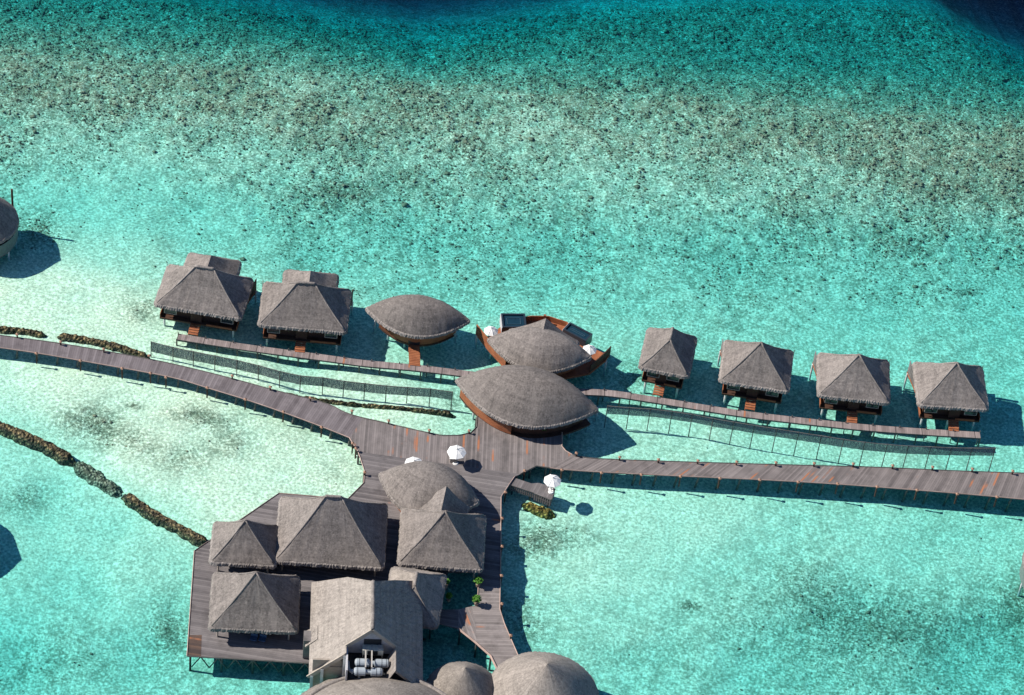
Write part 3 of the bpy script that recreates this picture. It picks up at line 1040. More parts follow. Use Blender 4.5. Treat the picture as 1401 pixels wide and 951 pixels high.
def pavilion(corners, label, h, rx=0.0, ry=0.0, mat='thatch', wallmat='darkwood'):
    c, w, d, yaw = fit_rect(corners, E2)
    root = thing('terrace_pavilion', label, 'pavilion', c, yaw, 'hipped thatch pavilions on the south terrace')
    hip_roof(root, w, d, E2, h, rx, ry, mat=mat, fringe=.6)
    wall = MB().box((0, .3, (1.4 + E2) / 2), (w - 3.2, d - 3.0, E2 - 1.4)).build('wall', M[wallmat], root)
    MB().box((0, -(d - 3.0) / 2 + .28, 2.45), (1.8, .12, 2.0)).build('door', M['glass'], wall)
    for sx in (-1, 1):
        for sy in (-1, 1):
            MB().tube((sx * (w / 2 - .9), sy * (d / 2 - .9), 1.4), (sx * (w / 2 - .9), sy * (d / 2 - .9), E2), .12).build('column', M['palewood'], root)
    return root


pavilion([(291.8, 712.3), (290.3, 766), (377.2, 775), (379.4, 718.7)], 'smallest pyramid roofed pavilion, at the left corner of the south terrace', 4.35)
pavilion([(381.8, 676.6), (379.5, 764.5), (525, 777.5), (527.3, 690.3)], 'widest hipped pavilion with a short ridge, at the back of the south terrace', 6.5, rx=1.0)
pavilion([(550.4, 693.4), (546.7, 768.5), (660.8, 779.5), (662, 704.4)], 'pyramid roofed pavilion in front of the oval building with the porch', 5.1)
pavilion([(290.3, 781.8), (289.7, 855.5), (407.1, 865.6), (407.7, 787.9)], 'pyramid roofed pavilion at the near left corner of the south terrace', 5.5)

# small roof leaning on the service building
apf = P(569.6, 802.4, 7.3); apb = P(568.5, 784, 7.3)
mid = (apf + apb) / 2
rf = thing('terrace_annex', 'small hipped roof wedged against the right side of the machinery building', 'building', (mid.x, mid.y, 0), R(-2))
L = (apf - apb).length / 2
hip_roof(rf, 6.7, 2 * (L + 3.2), 4.2, 3.1, 0, L, mat='thatch_tan')
MB().box((0, .2, 2.8), (4.6, 2 * L + 3.4, 2.8)).build('wall', M['darkwood'], rf)

# ------------------------------------------------------------------ machinery building: steep gable with an open bay
ZR, SL = 12.3, 1.06
ra, rb = P(510.6, 795.2, ZR), P(510.0, 860.5, ZR)
dv = (ra - rb)
ye = math.atan2(-dv.x, dv.y)
re_ = thing('machinery_building', 'tall gabled thatch building with an open bay showing grey tanks and pipes', 'building', (rb.x, rb.y, 0), ye)
RL = dv.length                    # ridge from y=0 (front) to y=RL
XL, XRr = 7.3, 6.4                # half widths
zl, zr_ = ZR - XL * SL, ZR - XRr * SL
# measured plan: inner bay edges, front ends of the outer slopes
qL = local(re_, P(473.8, 876, ZR - 3.6 * SL)); bl = qL.x
qLo = local(re_, P(470.7, 898, ZR - 3.6 * SL)).y
qR = local(re_, P(541, 884, ZR - 3.2 * SL)); br = qR.x
yfront_r = local(re_, P(573, 936, zr_)).y - 1.0
yb = RL + 6.0


def grid_slab(mb, pts, th, nu, nv):
    """bilinear quad patch with a little unevenness, thickened"""
    a, b, c, d = [Vector(p) for p in pts]
    vs, uvs = [], []
    for j in range(nv + 1):
        for i in range(nu + 1):
            u, v = i / nu, j / nv
            p = a.lerp(b, u).lerp(d.lerp(c, u), v)
            e = 0 if i in (0, nu) or j in (0, nv) else .07
            vs.append((p.x, p.y, p.z + jit(e)))
            uvs.append((v * (d - a).length, u * (b - a).length))
    m = nu + 1
    fs = [(j * m + i, j * m + i + 1, (j + 1) * m + i + 1, (j + 1) * m + i) for j in range(nv) for i in range(nu)]
    nrm = (b - a).cross(d - a)
    if nrm.z < 0: fs = [f[::-1] for f in fs]
    mb.add(vs, fs, uvs)
    q = [a, b, c, d]
    if nrm.z < 0: q = q[::-1]
    lo = [(p.x, p.y, p.z - th) for p in q]
    hi = [(p.x, p.y, p.z - .002) for p in q]
    mb.add(lo + hi, [(3, 2, 1, 0)] + [(k, (k + 1) % 4, 4 + (k + 1) % 4, 4 + k) for k in range(4)])


zx = lambda x: ZR - abs(x) * SL
rm = MB()
grid_slab(rm, [(0, 0, ZR), (bl, 0 + .0, zx(bl)), (bl, RL + 3.2, zx(bl)), (0, RL, ZR)], .45, 10, 24)
grid_slab(rm, [(bl, qLo, zx(bl)), (-XL, qLo, zl), (-XL, yb, zl), (bl, RL + 3.2, zx(bl))], .45, 10, 34)
grid_slab(rm, [(0, 0, ZR), (br, 0, zx(br)), (br, RL + 2.9, zx(br)), (0, RL, ZR)], .45, 10, 24)
grid_slab(rm, [(br, yfront_r, zx(br)), (XRr, yfront_r, zr_), (XRr, yb, zr_), (br, RL + 2.9, zx(br))], .45, 10, 44)
rm.slab([(0, RL, ZR), (XRr, yb, zr_), (-XL, yb, zl)], .45)
roofE = rm.build('roof', M['thatch_tan'], re_)
MB().path_tube([(0, RL * k / 12 - .05, ZR + .06 + jit(.03)) for k in range(13)], .26, 7, .15).build('ridge_cap', M['ridge'], roofE, smooth=True)
vb = MB()
vb.bar((0, -.06, ZR - .2), (bl, -.06, zx(bl) - .2), .14, .5)
vb.bar((0, -.06, ZR - .2), (br, -.06, zx(br) - .2), .14, .5)
vb.bar((bl, qLo - .06, zx(bl) - .2), (-XL - .1, qLo - .06, zl - .2), .14, .5)
vb.build('verge_board', M['palewood'], roofE)
FZ = 7.0
# recessed gable wall, bay side walls, bay floor
g = MB()
n_ = [(bl, .55, FZ), (br, .55, FZ), (br, .55, zx(br) - .3), (0, .55, ZR - .45), (bl, .55, zx(bl) - .3)]
g.add(n_ + [(x, y + .2, z) for x, y, z in n_], [(0, 1, 2, 3, 4), (9, 8, 7, 6, 5), (0, 5, 6, 1), (1, 6, 7, 2), (2, 7, 8, 3), (3, 8, 9, 4), (4, 9, 5, 0)])
gw = g.build('gable_wall', M['plaster'], re_)
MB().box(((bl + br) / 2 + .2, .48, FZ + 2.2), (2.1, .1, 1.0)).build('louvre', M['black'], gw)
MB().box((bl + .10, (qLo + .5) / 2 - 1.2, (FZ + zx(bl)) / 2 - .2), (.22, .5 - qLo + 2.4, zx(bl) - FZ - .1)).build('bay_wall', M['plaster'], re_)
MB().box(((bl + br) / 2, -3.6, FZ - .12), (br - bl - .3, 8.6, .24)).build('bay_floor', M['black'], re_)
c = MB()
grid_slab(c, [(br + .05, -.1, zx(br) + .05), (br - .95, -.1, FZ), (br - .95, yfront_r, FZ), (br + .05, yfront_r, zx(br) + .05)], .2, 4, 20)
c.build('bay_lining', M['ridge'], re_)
MB().box((-(XL + -bl) / 2, qLo + .5, 3.9), (XL + bl - .8, .25, 6.6)).build('front_wall', M['palewood'], re_)
fp = MB()
for x in (-XL + .35, (-XL + bl) / 2 - .6, bl - .15):
    fp.box((x, qLo - .05, (zx(x)) / 2 + .45), (.35, .3, zx(x) - 1.3))
fp.build('wall_post', M['palepost'], re_)
MB().box((-.4, RL / 2 + .8, 3.6), (10.5, RL + 3.5, 4.8)).build('wall', M['palewood'], re_)
MB().box((br + 1.2, -4, 3.2), (2.2, 9, 4.5)).build('side_wall', M['palewood'], re_)
dq = local(re_, P(427, 868, 5.2))
dm = MB()
grid_slab(dm, [(-XL + .9, dq.y - 1.0, zl + 1.05), (-XL - .55, dq.y - 1.2, zl - .35), (-XL - .55, dq.y + 1.3, zl - .35), (-XL + .9, dq.y + 1.1, zl + 1.05)], .4, 6, 8)
dm.build('side_dormer', M['thatch_tan'], roofE)
MB().box((-XL - .3, dq.y, 3.2), (.9, 1.6, 3.4)).build('side_porch', M['greywood'], re_)

# machinery in the bay
def in_bay(px, py, z):
    return P(px, py, z)


def tank(x0, x1, py, label):
    z = FZ + .95
    a, b = P(x0, py - (0), z), P(x1, py + (x1 - x0) * .03, z)
    m = (a + b) / 2; d = b - a
    root = thing('pressure_tank', label, 'tank', (m.x, m.y, FZ), math.atan2(d.y, d.x), 'grey tanks in the machinery bay')
    L = d.length / 2; r = .52
    t = MB()
    prof = [(-L, .10), (-L + .08, r * .75), (-L + .25, r), (-.35, r), (-.3, r * .55), (.3, r * .55), (.35, r), (L - .25, r), (L - .08, r * .75), (L, .10)]
    n = 16
    vs = [(x, rr * math.cos(2 * math.pi * k / n), .95 + rr * math.sin(2 * math.pi * k / n)) for x, rr in prof for k in range(n)]
    fs = [(i * n + k, (i + 1) * n + k, (i + 1) * n + (k + 1) % n, i * n + (k + 1) % n) for i in range(len(prof) - 1) for k in range(n)]
    t.add(vs, fs + [tuple(range(n)), tuple(range(len(prof) * n - 1, (len(prof) - 1) * n - 1, -1))])
    t.build('shell', M['steel'], root, smooth=False)
    s = MB()
    for x in (-L * .6, L * .6):
        s.box((x, 0, .25), (.25, .8, .5))
    s.build('saddle', M['galv'], root)
    b2 = MB()
    for x in (-L * .72, L * .55, L * .8):
        for k in range(12):
            a0, a1 = 2 * math.pi * k / 12, 2 * math.pi * (k + 1) / 12
            b2.bar((x, (r + .01) * math.cos(a0), .95 + (r + .01) * math.sin(a0)), (x, (r + .01) * math.cos(a1), .95 + (r + .01) * math.sin(a1)), .05, .03)
    b2.build('band', M['black'], root)
    return root


tank(485, 533, 906.5, 'grey horizontal tank nearer the gable wall in the machinery bay')
tank(483.5, 524, 918.5, 'grey horizontal tank nearest the camera in the machinery bay')
q = P(510, 890, FZ + 1.2)
ac = thing('ventilation_unit', 'cream ventilation unit on a stand below the gable wall of the open bay', 'machine', (q.x, q.y, FZ), ye)
MB().box((0, 0, 1.35), (2.5, .95, .9)).build('housing', M['cream'], ac)
MB().box((0, -.50, 1.35), (1.2, .08, .7)).build('grille', M['black'], ac)
MB().tube((.8, 0, 1.8), (.8, 0, 1.95), .35, .35, 12).build('fan_cowl', M['galv'], ac)
for sx in (-1, 1):
    for sy in (-1, 1):
        MB().box((sx * 1.15, sy * .4, .45), (.1, .1, .9)).build('leg', M['galv'], ac)
q = P(504, 912, FZ)
fr = thing('pipe_frame', 'pale steel frame straddling the two grey tanks', 'frame', (q.x, q.y, FZ), ye)
for x in (-.42, .32):
    f = MB()
    f.bar((x, -1.5, 1.75), (x, 2.4, 1.75), .16, .14)
    for y in (-1.45, .4, 2.3):
        f.box((x, y, .85), (.13, .13, 1.7))
    f.build('rail', M['galv'], fr)
MB().bar((-.5, 2.3, 1.9), (2.9, 2.3, 1.9), .26, .22).build('crossbeam', M['steel'], fr)
q = P(477, 914, FZ + .8)
pp = thing('bent_pipe', 'grey bent pipe at the left end of the tanks', 'pipe', (q.x, q.y, FZ), ye)
MB().path_tube([(-.1, 1.0, .2), (-.1, .95, .8), (-.08, .3, .85), (0, -.2, .85), (.25, -.5, .85), (1.0, -.55, .85)], .2, 8).build('pipe_run', M['steel'], pp)
MB().tube((.35, -.55, .85), (.5, -.55, .85), .3, .3, 10).build('flange', M['steel'], pp)

# ------------------------------------------------------------------ round roofs at the bottom
def round_house(px, py, r, ze, h, label, prof=None, tier=False):
    c = P(px, py, ze)
    root = thing('round_pavilion', label, 'pavilion', (c.x, c.y, 0), 0, 'round thatch roofs at the near end')
    cone_roof(root, r, ze, h, prof)
    w = MB().tube((0, 0, 1.1), (0, 0, ze + .3), r - 1.3, r - 1.3, 32).build('wall', M['darkwood'], root)
    MB().tube((0, 0, .85), (0, 0, 1.1), r - .4, r - .4, 32).build('floor_deck', M['greywood'], root)
    for k in range(8):
        a = 2 * math.pi * k / 8
        MB().tube((math.cos(a) * (r - .9), math.sin(a) * (r - .9), -3), (math.cos(a) * (r - .9), math.sin(a) * (r - .9), .9), .16).build('stilt', M['post'], root)
    return root


pr = lambda s: .75 * s + .25 * (1 - (1 - s) ** 1.9)
round_house(742.5, 951, 6.7, 4.0, 6.0, 'larger conical thatch roof at the near end of the link deck', pr)
round_house(633, 944, 4.35, 3.8, 4.3, 'smaller conical thatch roof between the machinery building and the larger cone', pr)
cbig = P(519, 1040, 4.6)
rbg = thing('round_hall', 'very large round thatch hall whose rim shows in front of the machinery building', 'building', (cbig.x, cbig.y, 0))
cone_roof(rbg, 13.2, 4.6, 4.5, lambda s: 1 - (1 - s) ** 1.5, name='roof')
o2 = cone_roof(rbg, 11.6, 6.1, 7.5, lambda s: 1 - (1 - s) ** 1.35, name='upper_roof')
MB().path_tube([(11.5 * math.cos(2 * math.pi * k / 60), 11.5 * math.sin(2 * math.pi * k / 60), 6.2) for k in range(61)], .32, 7, .1).build('rim_roll', M['ridge'], o2, smooth=True)
MB().tube((0, 0, 1.0), (0, 0, 5.2), 11, 11, 40).build('wall', M['darkwood'], rbg)

# round villas at the picture's margins
def round_villa(px, py, ze, label, r=5.2, wall_side=-60, mast=False):
    c = P(px, py, ze)
    root = thing('round_villa', label, 'villa', (c.x, c.y, 0), 0, 'round villas at the sides')
    cone_roof(root, r, ze, 5.4, mat='thatch')
    MB().tube((0, 0, 1.3), (0, 0, ze + .2), r - 1.0, r - 1.0, 32).build('wall', M['darkwood'], root)
    s = MB()
    for k in range(22):
        a0, a1 = R(wall_side - 70 + k * 8), R(wall_side - 70 + (k + 1) * 8)
        s.bar((r * 1.0 * math.cos(a0), r * 1.0 * math.sin(a0), 2.4), (r * 1.0 * math.cos(a1), r * 1.0 * math.sin(a1), 2.4), .1, 2.0)
    s.build('screen', M['greenwall'], root)
    MB().tube((0, 0, 1.05), (0, 0, 1.3), r - .1, r - .1, 32).build('floor_deck', M['greywood'], root)
    for k in range(10):
        a = 2 * math.pi * (k + .3) / 10
        MB().tube((math.cos(a) * (r - .3), math.sin(a) * (r - .3), -2.4), (math.cos(a) * (r - .3), math.sin(a) * (r - .3), 1.1), .13).build('stilt', M['palepost'], root)
    if mast: MB().tube((r * .72, r * .85, -1), (r * .72, r * .85, 6.6), .16).build('mast', M['darkwood'], root)
    return root


round_villa(-29, 300, 4.4, 'round villa with a pale curved screen, cut off by the left edge near the reef', mast=True)
round_villa(-104, 700, 4.4, 'round villa off the lower left edge whose shadow falls on the lagoon')
round_villa(1457, 772, 4.4, 'round villa on white stilts at the lower right edge', wall_side=200)

# ------------------------------------------------------------------ boardwalks and decks
DZ = 1.4


def resample(pts, n):
    d = [0.0]
    for i in range(1, len(pts)):
        d.append(d[-1] + (pts[i] - pts[i - 1]).length)
    out = []
    for k in range(n):
        t = d[-1] * k / (n - 1)
        i = max(j for j in range(len(d)) if d[j] <= t + 1e-9)
        i = min(i, len(pts) - 2)
        f = (t - d[i]) / max(1e-6, d[i + 1] - d[i])
        out.append(pts[i].lerp(pts[i + 1], f))
    return out


def smooth_path(pts, it=2):
    for _ in range(it):
        q = [pts[0]]
        for i in range(len(pts) - 1):
            q += [pts[i].lerp(pts[i + 1], .25), pts[i].lerp(pts[i + 1], .75)]
        q.append(pts[-1])
        pts = q
    return pts


def strip_deck(mb, A, B, z, th, wob=0.0):
    """deck between two edge lines, uv along the walk"""
    n = len(A)
    u = 0.0
    vs, uvs = [], []
    for i in range(n):
        if i: u += ((A[i] - A[i - 1]).length + (B[i] - B[i - 1]).length) / 2
        w = (A[i] - B[i]).length
        for p, v in ((A[i], w), (B[i], 0.0)):
            vs.append((p.x, p.y, z)); uvs.append((u, v))
        for p, v in ((A[i], w), (B[i], 0.0)):
            vs.append((p.x, p.y, z - th)); uvs.append((u, v))
    fs = []
    for i in range(n - 1):
        a, b = i * 4, (i + 1) * 4
        fs += [(a, a + 1, b + 1, b), (a + 2, b + 2, b + 3, a + 3), (a + 1, a + 3, b + 3, b + 1), (a, b, b + 2, a + 2)]
    fs += [(0, 2, 3, 1), (4 * n - 4, 4 * n - 3, 4 * n - 1, 4 * n - 2)]
    mb.add(vs, fs, uvs)
    return u


def kerb_line(pts, z, root, mat='kerb', w=.16, h=.14, name='kerb'):
    mb = MB()
    mb.path_tube([(p.x, p.y, z + h * .35) for p in pts], w * .6, 4)
    return mb.build(name, M[mat], root, world=True)


def beam_line(pts, z, root, name='edge_beam'):
    mb = MB()
    mb.path_tube([(p.x, p.y, z) for p in pts], .17, 4)
    return mb.build(name, M['post'], root, world=True)


def piles(root, pts, z, spacing, lean=(-.35, 0), r=.14, zb=-2.0, start=0.0, name='pile'):
    n = max(2, int(sum((pts[i] - pts[i - 1]).length for i in range(1, len(pts))) / spacing))
    for p in resample(pts, n + 1):
        MB().tube((p.x, p.y, z), (p.x + lean[0], p.y + lean[1], zb), r, r * 1.05, 7).build(name, M['post'], root, world=True)


UPL = [(-60, 452), (0, 458.6), (85, 470), (142, 480), (204, 491), (253.5, 501.7), (325, 519.6), (378, 534.8), (450, 551.7), (471.4, 564.8), (497, 571.8)]
LOL = [(-60, 468), (0, 475.7), (51, 483), (113.5, 494), (170, 504), (241, 517), (283.9, 531), (335.6, 546.4), (387, 564), (441, 584), (478, 599)]


def px_line(pts, z): return [P(x, y, z) for x, y in pts]


def boardwalk(name, label, up, lo, z, mat, spacing=2.75, n=70):
    A, B = resample(smooth_path(px_line(up, z)), n), resample(smooth_path(px_line(lo, z)), n)
    c = (A[n // 2] + B[n // 2]) / 2
    root = thing(name, label, 'boardwalk', (c.x, c.y, 0))
    mb = MB(); strip_deck(mb, A, B, z, .16)
    mb.build('decking', M[mat], root, world=True)
    kerb_line(A, z, root, 'post', .1); kerb_line(B, z, root, 'kerb', .12)
    ins = lambda P_, Q_, k: [p.lerp(q, k / max(.01, (q - p).length)) for p, q in zip(P_, Q_)]
    beam_line(ins(B, A, .45), z - .33, root); beam_line(ins(A, B, .45), z - .33, root)
    piles(root, ins(B, A, .35), z - .16, spacing); piles(root, ins(A, B, .5), z - .16, spacing, (.3, 0))
    return root, A, B


bl_, LA, LB = boardwalk('boardwalk', 'curving grey plank boardwalk running from the left edge to the plaza', UPL, LOL, DZ, 'deck_purple')
UPR = [(783, 622.2), (795.5, 625.5), (820, 628), (950, 632.4), (1100, 636.7), (1195.6, 638.8), (1311, 644.5), (1401, 647.3), (1480, 651)]
LOR = [(752, 640.2), (768.8, 642.5), (820, 646), (950, 652.4), (1035, 656), (1149, 662.4), (1253.5, 670.5), (1357.5, 679), (1470, 690)]
br_, RA, RB = boardwalk('boardwalk', 'straight grey boardwalk with orange mended planks, running from the plaza to the right edge', UPR, LOR, DZ, 'deck_right')

PLZ = [(478, 599), (497, 571.8), (522.8, 577.6), (574, 589.6), (605, 596), (629, 595.6), (644.4, 592), (652, 584.5), (653.3, 560), (700, 552), (769, 580),
       (769, 611), (774, 617), (783, 622.2), (752, 640.2), (734.8, 637.6), (712, 648.6), (490, 618)]
pz = wpoly(PLZ, DZ)
cz = P(640, 605, 0)
plaza = thing('plaza_deck', 'central grey plank plaza with orange planks, in front of the largest oval building', 'deck', (cz.x, cz.y, 0))
MB().prism(pz, DZ - .16, DZ, lambda p: (p[0] + .06 * p[1], p[1])).build('decking', M['deck_plaza'], plaza, world=True, tri=True)
for seg in ([(497, 571.8), (522.8, 577.6), (574, 589.6), (605, 596), (629, 595.6), (644.4, 592), (652, 584.5), (653.3, 567)], [(769, 592), (769, 611), (774, 617), (783, 622.2)],
            [(752, 640.2), (734.8, 637.6), (712, 648.6)], [(478, 599), (490, 618)]):
    L_ = px_line(seg, DZ)
    kerb_line(L_, DZ, plaza, 'kerb' if seg[0][0] in (769, 478) else 'post', .13)
    cen = P(640, 612, 0)
    ins = [p + (cen - p).normalized() * .5 for p in L_]
    piles(plaza, [Vector((p.x, p.y, 0)) for p in ins], DZ - .16, 2.6, (0, 0))

TER = [(490, 618), (712, 648.6), (704.5, 652), (696, 664.3), (685.8, 680), (684.5, 803), (654, 803), (654, 783), (612, 783), (612, 805.5), (603, 806),
       (603, 834), (626.8, 834), (626.8, 860), (600, 853), (575, 857), (575, 940), (430, 930), (429, 908), (255.9, 897.7), (266, 754), (328.4, 711.7), (381.8, 675), (476, 682.7), (498, 660.7), (499, 645)]
ct = P(470, 780, 0)
ter = thing('terrace_deck', 'large grey plank terrace under the pavilions at the lower left', 'deck', (ct.x, ct.y, 0))
MB().prism(wpoly(TER, DZ), DZ - .16, DZ, lambda p: (p[1] + .05 * p[0], p[0])).build('decking', M['deck'], ter, world=True, tri=True)
for seg, k in (([(490, 618), (499, 645), (498, 660.7), (476, 682.7), (381.8, 675), (328.4, 711.7), (266, 754), (255.9, 897.7)], 'kerb'), ([(255.9, 897.7), (429, 908)], 'post'),
               ([(704.5, 652), (696, 664.3), (685.8, 680), (684.5, 803)], 'kerb')):
    L_ = px_line(seg, DZ)
    kerb_line(L_, DZ, ter, k, .13)
    cen = Vector((P(500, 750, DZ).x, P(500, 750, DZ).y, DZ))
    ins = [p + (cen - p).normalized() * .5 for p in L_]
    piles(ter, ins, DZ - .16, 3.2, (0, 0))
for seg in ([(690, 650), (600, 640)], [(590, 800), (470, 800)], [(590, 850), (470, 850)]):
    piles(ter, px_line(seg, DZ), DZ - .16, 4.0, (0, 0))
xb = MB()
L_ = resample([p + Vector((0, .35, 0)) for p in px_line([(262, 899), (429, 909)], DZ)], 8)
for i in range(7):
    a, b = L_[i], L_[i + 1]
    m = a.lerp(b, .5)
    xb.bar((a.x, a.y, -.9), (m.x, m.y, 1.1), .12); xb.bar((m.x, m.y, 1.1), (b.x, b.y, -.9), .12)
xb.build('cross_brace', M['post'], ter, world=True)
# a darker mended patch at the near left corner: separate replacement boards
pp_ = wpoly([(258, 869), (276, 869), (275, 898), (256.5, 897)], DZ)
MB().prism(pp_, DZ - .03, DZ + .012, lambda p: (p[1] + .05 * p[0], p[0])).build('mended_boards', deck_mat('dark_mended_planks', .3, .45, (.035, .030, .032), (.12, .075, .055)), ter, world=True)

LNK = [(684.5, 803), (654, 803), (653.8, 827.5), (626.8, 834), (626.8, 860), (651, 879.3), (671.7, 898), (680, 915), (718, 915), (709.4, 898), (690.5, 854), (684, 833.8)]
cl = P(665, 850, 0)
lnk = thing('link_deck', 'short grey plank walkway leading from the terrace to the conical roofs', 'boardwalk', (cl.x, cl.y, 0))
MB().prism(wpoly(LNK[:4] + LNK[4:], DZ), DZ - .16, DZ - .001, lambda p: (p[1] - .12 * p[0], p[0])).build('decking', M['deck_link'], lnk, world=True, tri=True)
MB().prism(wpoly([(627.5, 835), (645, 830.5), (650, 850), (652, 878.5), (627.5, 859)], DZ), DZ - .05, DZ + .01, lambda p: (p[0] + .42 * p[1], p[1])).build('angled_boards', M['deck_link'], lnk, world=True, tri=True)
kerb_line(px_line([(626.8, 860), (651, 879.3), (671.7, 898), (680, 915)], DZ), DZ, lnk, 'kerb', .3)
kerb_line(px_line([(684.5, 803), (684, 833.8), (690.5, 854), (709.4, 898), (716, 912)], DZ), DZ, lnk, 'kerb', .13)
kerb_line(px_line([(654.4, 803), (653.8, 827.5)], DZ), DZ, lnk, 'kerb', .13)
piles(lnk, px_line([(630, 858), (653, 876), (672, 895)], DZ), DZ - .16, 2.2, (0, 0))
piles(lnk, px_line([(681, 806), (681, 834), (688, 856), (704, 896)], DZ), DZ - .16, 2.6, (0, 0))

# hut walkways
def hut_walk(label, pts, z=.9, half=.56):
    c = resample(smooth_path(px_line(pts, z)), 60)
    A, B = [], []
    for i, p in enumerate(c):
        d = (c[min(i + 1, 59)] - c[max(i - 1, 0)]).normalized()
        nrm = Vector((-d.y, d.x, 0))
        A.append(p + nrm * half); B.append(p - nrm * half)
    root = thing('hut_walkway', label, 'walkway', (c[30].x, c[30].y, 0), 0, 'narrow walkways serving the villas')
    mb = MB(); strip_deck(mb, A, B, z, .12)
    mb.build('decking', M['deck_hut'], root, world=True)
    beam_line([p.lerp(q, .15) for p, q in zip(B, A)], z - .27, root)
    piles(root, [p.lerp(q, .1) for p, q in zip(B, A)], z - .12, 2.75, (0, 0), .11)
    piles(root, [p.lerp(q, .1) for p, q in zip(A, B)], z + .35, 3.6, (0, 0), .07)
    return root


hut_walk('narrow pinkish plank walkway serving the left villas and the smallest oval hut', [(242.8, 460.3), (283.9, 467), (355, 477.7), (450, 490), (497, 497), (565.6, 502.3), (636, 511), (660, 514)])
hut_walk('narrow pinkish plank walkway serving the four right villas', [(790, 536), (812, 536.2), (838.5, 538), (875, 543.5), (941, 554), (1014, 566), (1100, 576), (1184, 585), (1262, 590.5), (1341, 595.3)])

# small side pier
pier_poly = [(700, 656.5), (703.5, 653.5), (727, 661.4), (737, 660.7), (752.8, 665), (759.5, 668.5), (754, 682.8), (730.7, 673.5), (697.5, 662.5)]
cp = P(728, 668, 0)
pier = thing('side_pier', 'small weathered pier with slatted sides and a white umbrella at its end', 'pier', (cp.x, cp.y, 0))
MB().prism(wpoly(pier_poly, 1.3), 1.15, 1.3, lambda p: (p[0] - .3 * p[1], p[1])).build('decking', M['deck'], pier, world=True, tri=True)
for (a, b, z0, z1) in (((697.5, 662.5), (730.7, 673.5), .2, 1.1), ((730.7, 674), (754, 683.3), -.1, 1.1), ((754, 683.3), (759.5, 668.5), -.1, 1.1)):
    s = MB()
    A_, B_ = P(*a, 1.3), P(*b, 1.3)
    n = max(3, int((B_ - A_).length / .28))
    for k in range(n):
        q = A_.lerp(B_, (k + .5) / n)
        s.box((q.x, q.y, (z0 + z1) / 2), (.19, .07, z1 - z0), math.atan2(B_.y - A_.y, B_.x - A_.x))
    s.bar((A_.x, A_.y, .62), (B_.x, B_.y, .62), .06, .1)
    s.bar((A_.x, A_.y, 1.22), (B_.x, B_.y, 1.22), .14, .14)
    s.build('slatted_side', M['greywood'], pier, world=True)
lp = MB()
for k in range(2):
    a, b = P(731, 676.5 + k * 2.2, .5 - k * .25), P(753.5, 686 + k * 2.2, .5 - k * .25)
    lp.bar(a, b, .4, .08)
lp.build('step', M['greywood'], pier, world=True)
piles(pier, px_line([(702, 661), (732, 671), (751, 679)], 1.3), 1.15, 2.2, (0, 0), .1)

# ------------------------------------------------------------------ bamboo screens in the water
def screen_fence(label, tops, bases, p0, p1):
    c = P(*bases[len(bases) // 2], -1)
    root = thing('screen_fence', label, 'fence', (c.x, c.y, 0), 0, 'screen fences standing in the lagoon')
    T, Bs = [], []
    for (tx, ty), (bx, by) in zip(tops, bases):
        b = P(bx, by, -.9)
        # height of the post from the photographed top, standing straight above its foot
        best = min((abs(to_px(b.x, b.y, z)[1] - ty), z) for z in np.arange(1.0, 4.0, .05))[1]
        Bs.append(b); T.append(Vector((b.x, b.y, best)))
        MB().tube((b.x, b.y, -2.0), (b.x, b.y, best + .08), .07, .055, 6).build('fence_post', M['post'], root, world=True)
    n = len(T)
    for i in range(n - 1):
        a, b = T[i], T[i + 1]
        h0 = p0 + (p1 - p0) * i / (n - 1); h1 = p0 + (p1 - p0) * (i + 1) / (n - 1)
        hang = jit(.03)
        mb = MB()
        seg = 6
        L = (b - a).length
        vs, uvs = [], []
        d = (b - a).normalized(); nn = Vector((-d.y, d.x, 0))
        for side in (0, 1):
            for k in range(seg + 1):
                q = a.lerp(b, k / seg) + nn * (.05 * side + .03)
                hh = h0 + (h1 - h0) * k / seg
                vs += [(q.x, q.y, q.z - .03 * math.sin(math.pi * k / seg)), (q.x, q.y, q.z - hh + jit(.03) + hang)]
                uvs += [(L * k / seg + i * 3, 0), (L * k / seg + i * 3, hh)]
        m = 2 * (seg + 1)
        fs = []
        for k in range(seg):
            fs += [(2 * k, 2 * k + 1, 2 * k + 3, 2 * k + 2), (m + 2 * k + 2, m + 2 * k + 3, m + 2 * k + 1, m + 2 * k),
                   (2 * k, 2 * k + 2, m + 2 * k + 2, m + 2 * k), (2 * k + 1, m + 2 * k + 1, m + 2 * k + 3, 2 * k + 3)]
        fs += [(0, m, m + 1, 1), (m - 2, m - 1, 2 * m - 1, 2 * m - 2)]
        mb.add(vs, fs, uvs)
        mb.build('bamboo_panel', M['screen'], root, world=True)
    rl = MB()
    rl.path_tube([(t.x, t.y, t.z - .02) for t in T], .045, 5)
    rl.build('top_rail', M['post'], root, world=True)
    return root


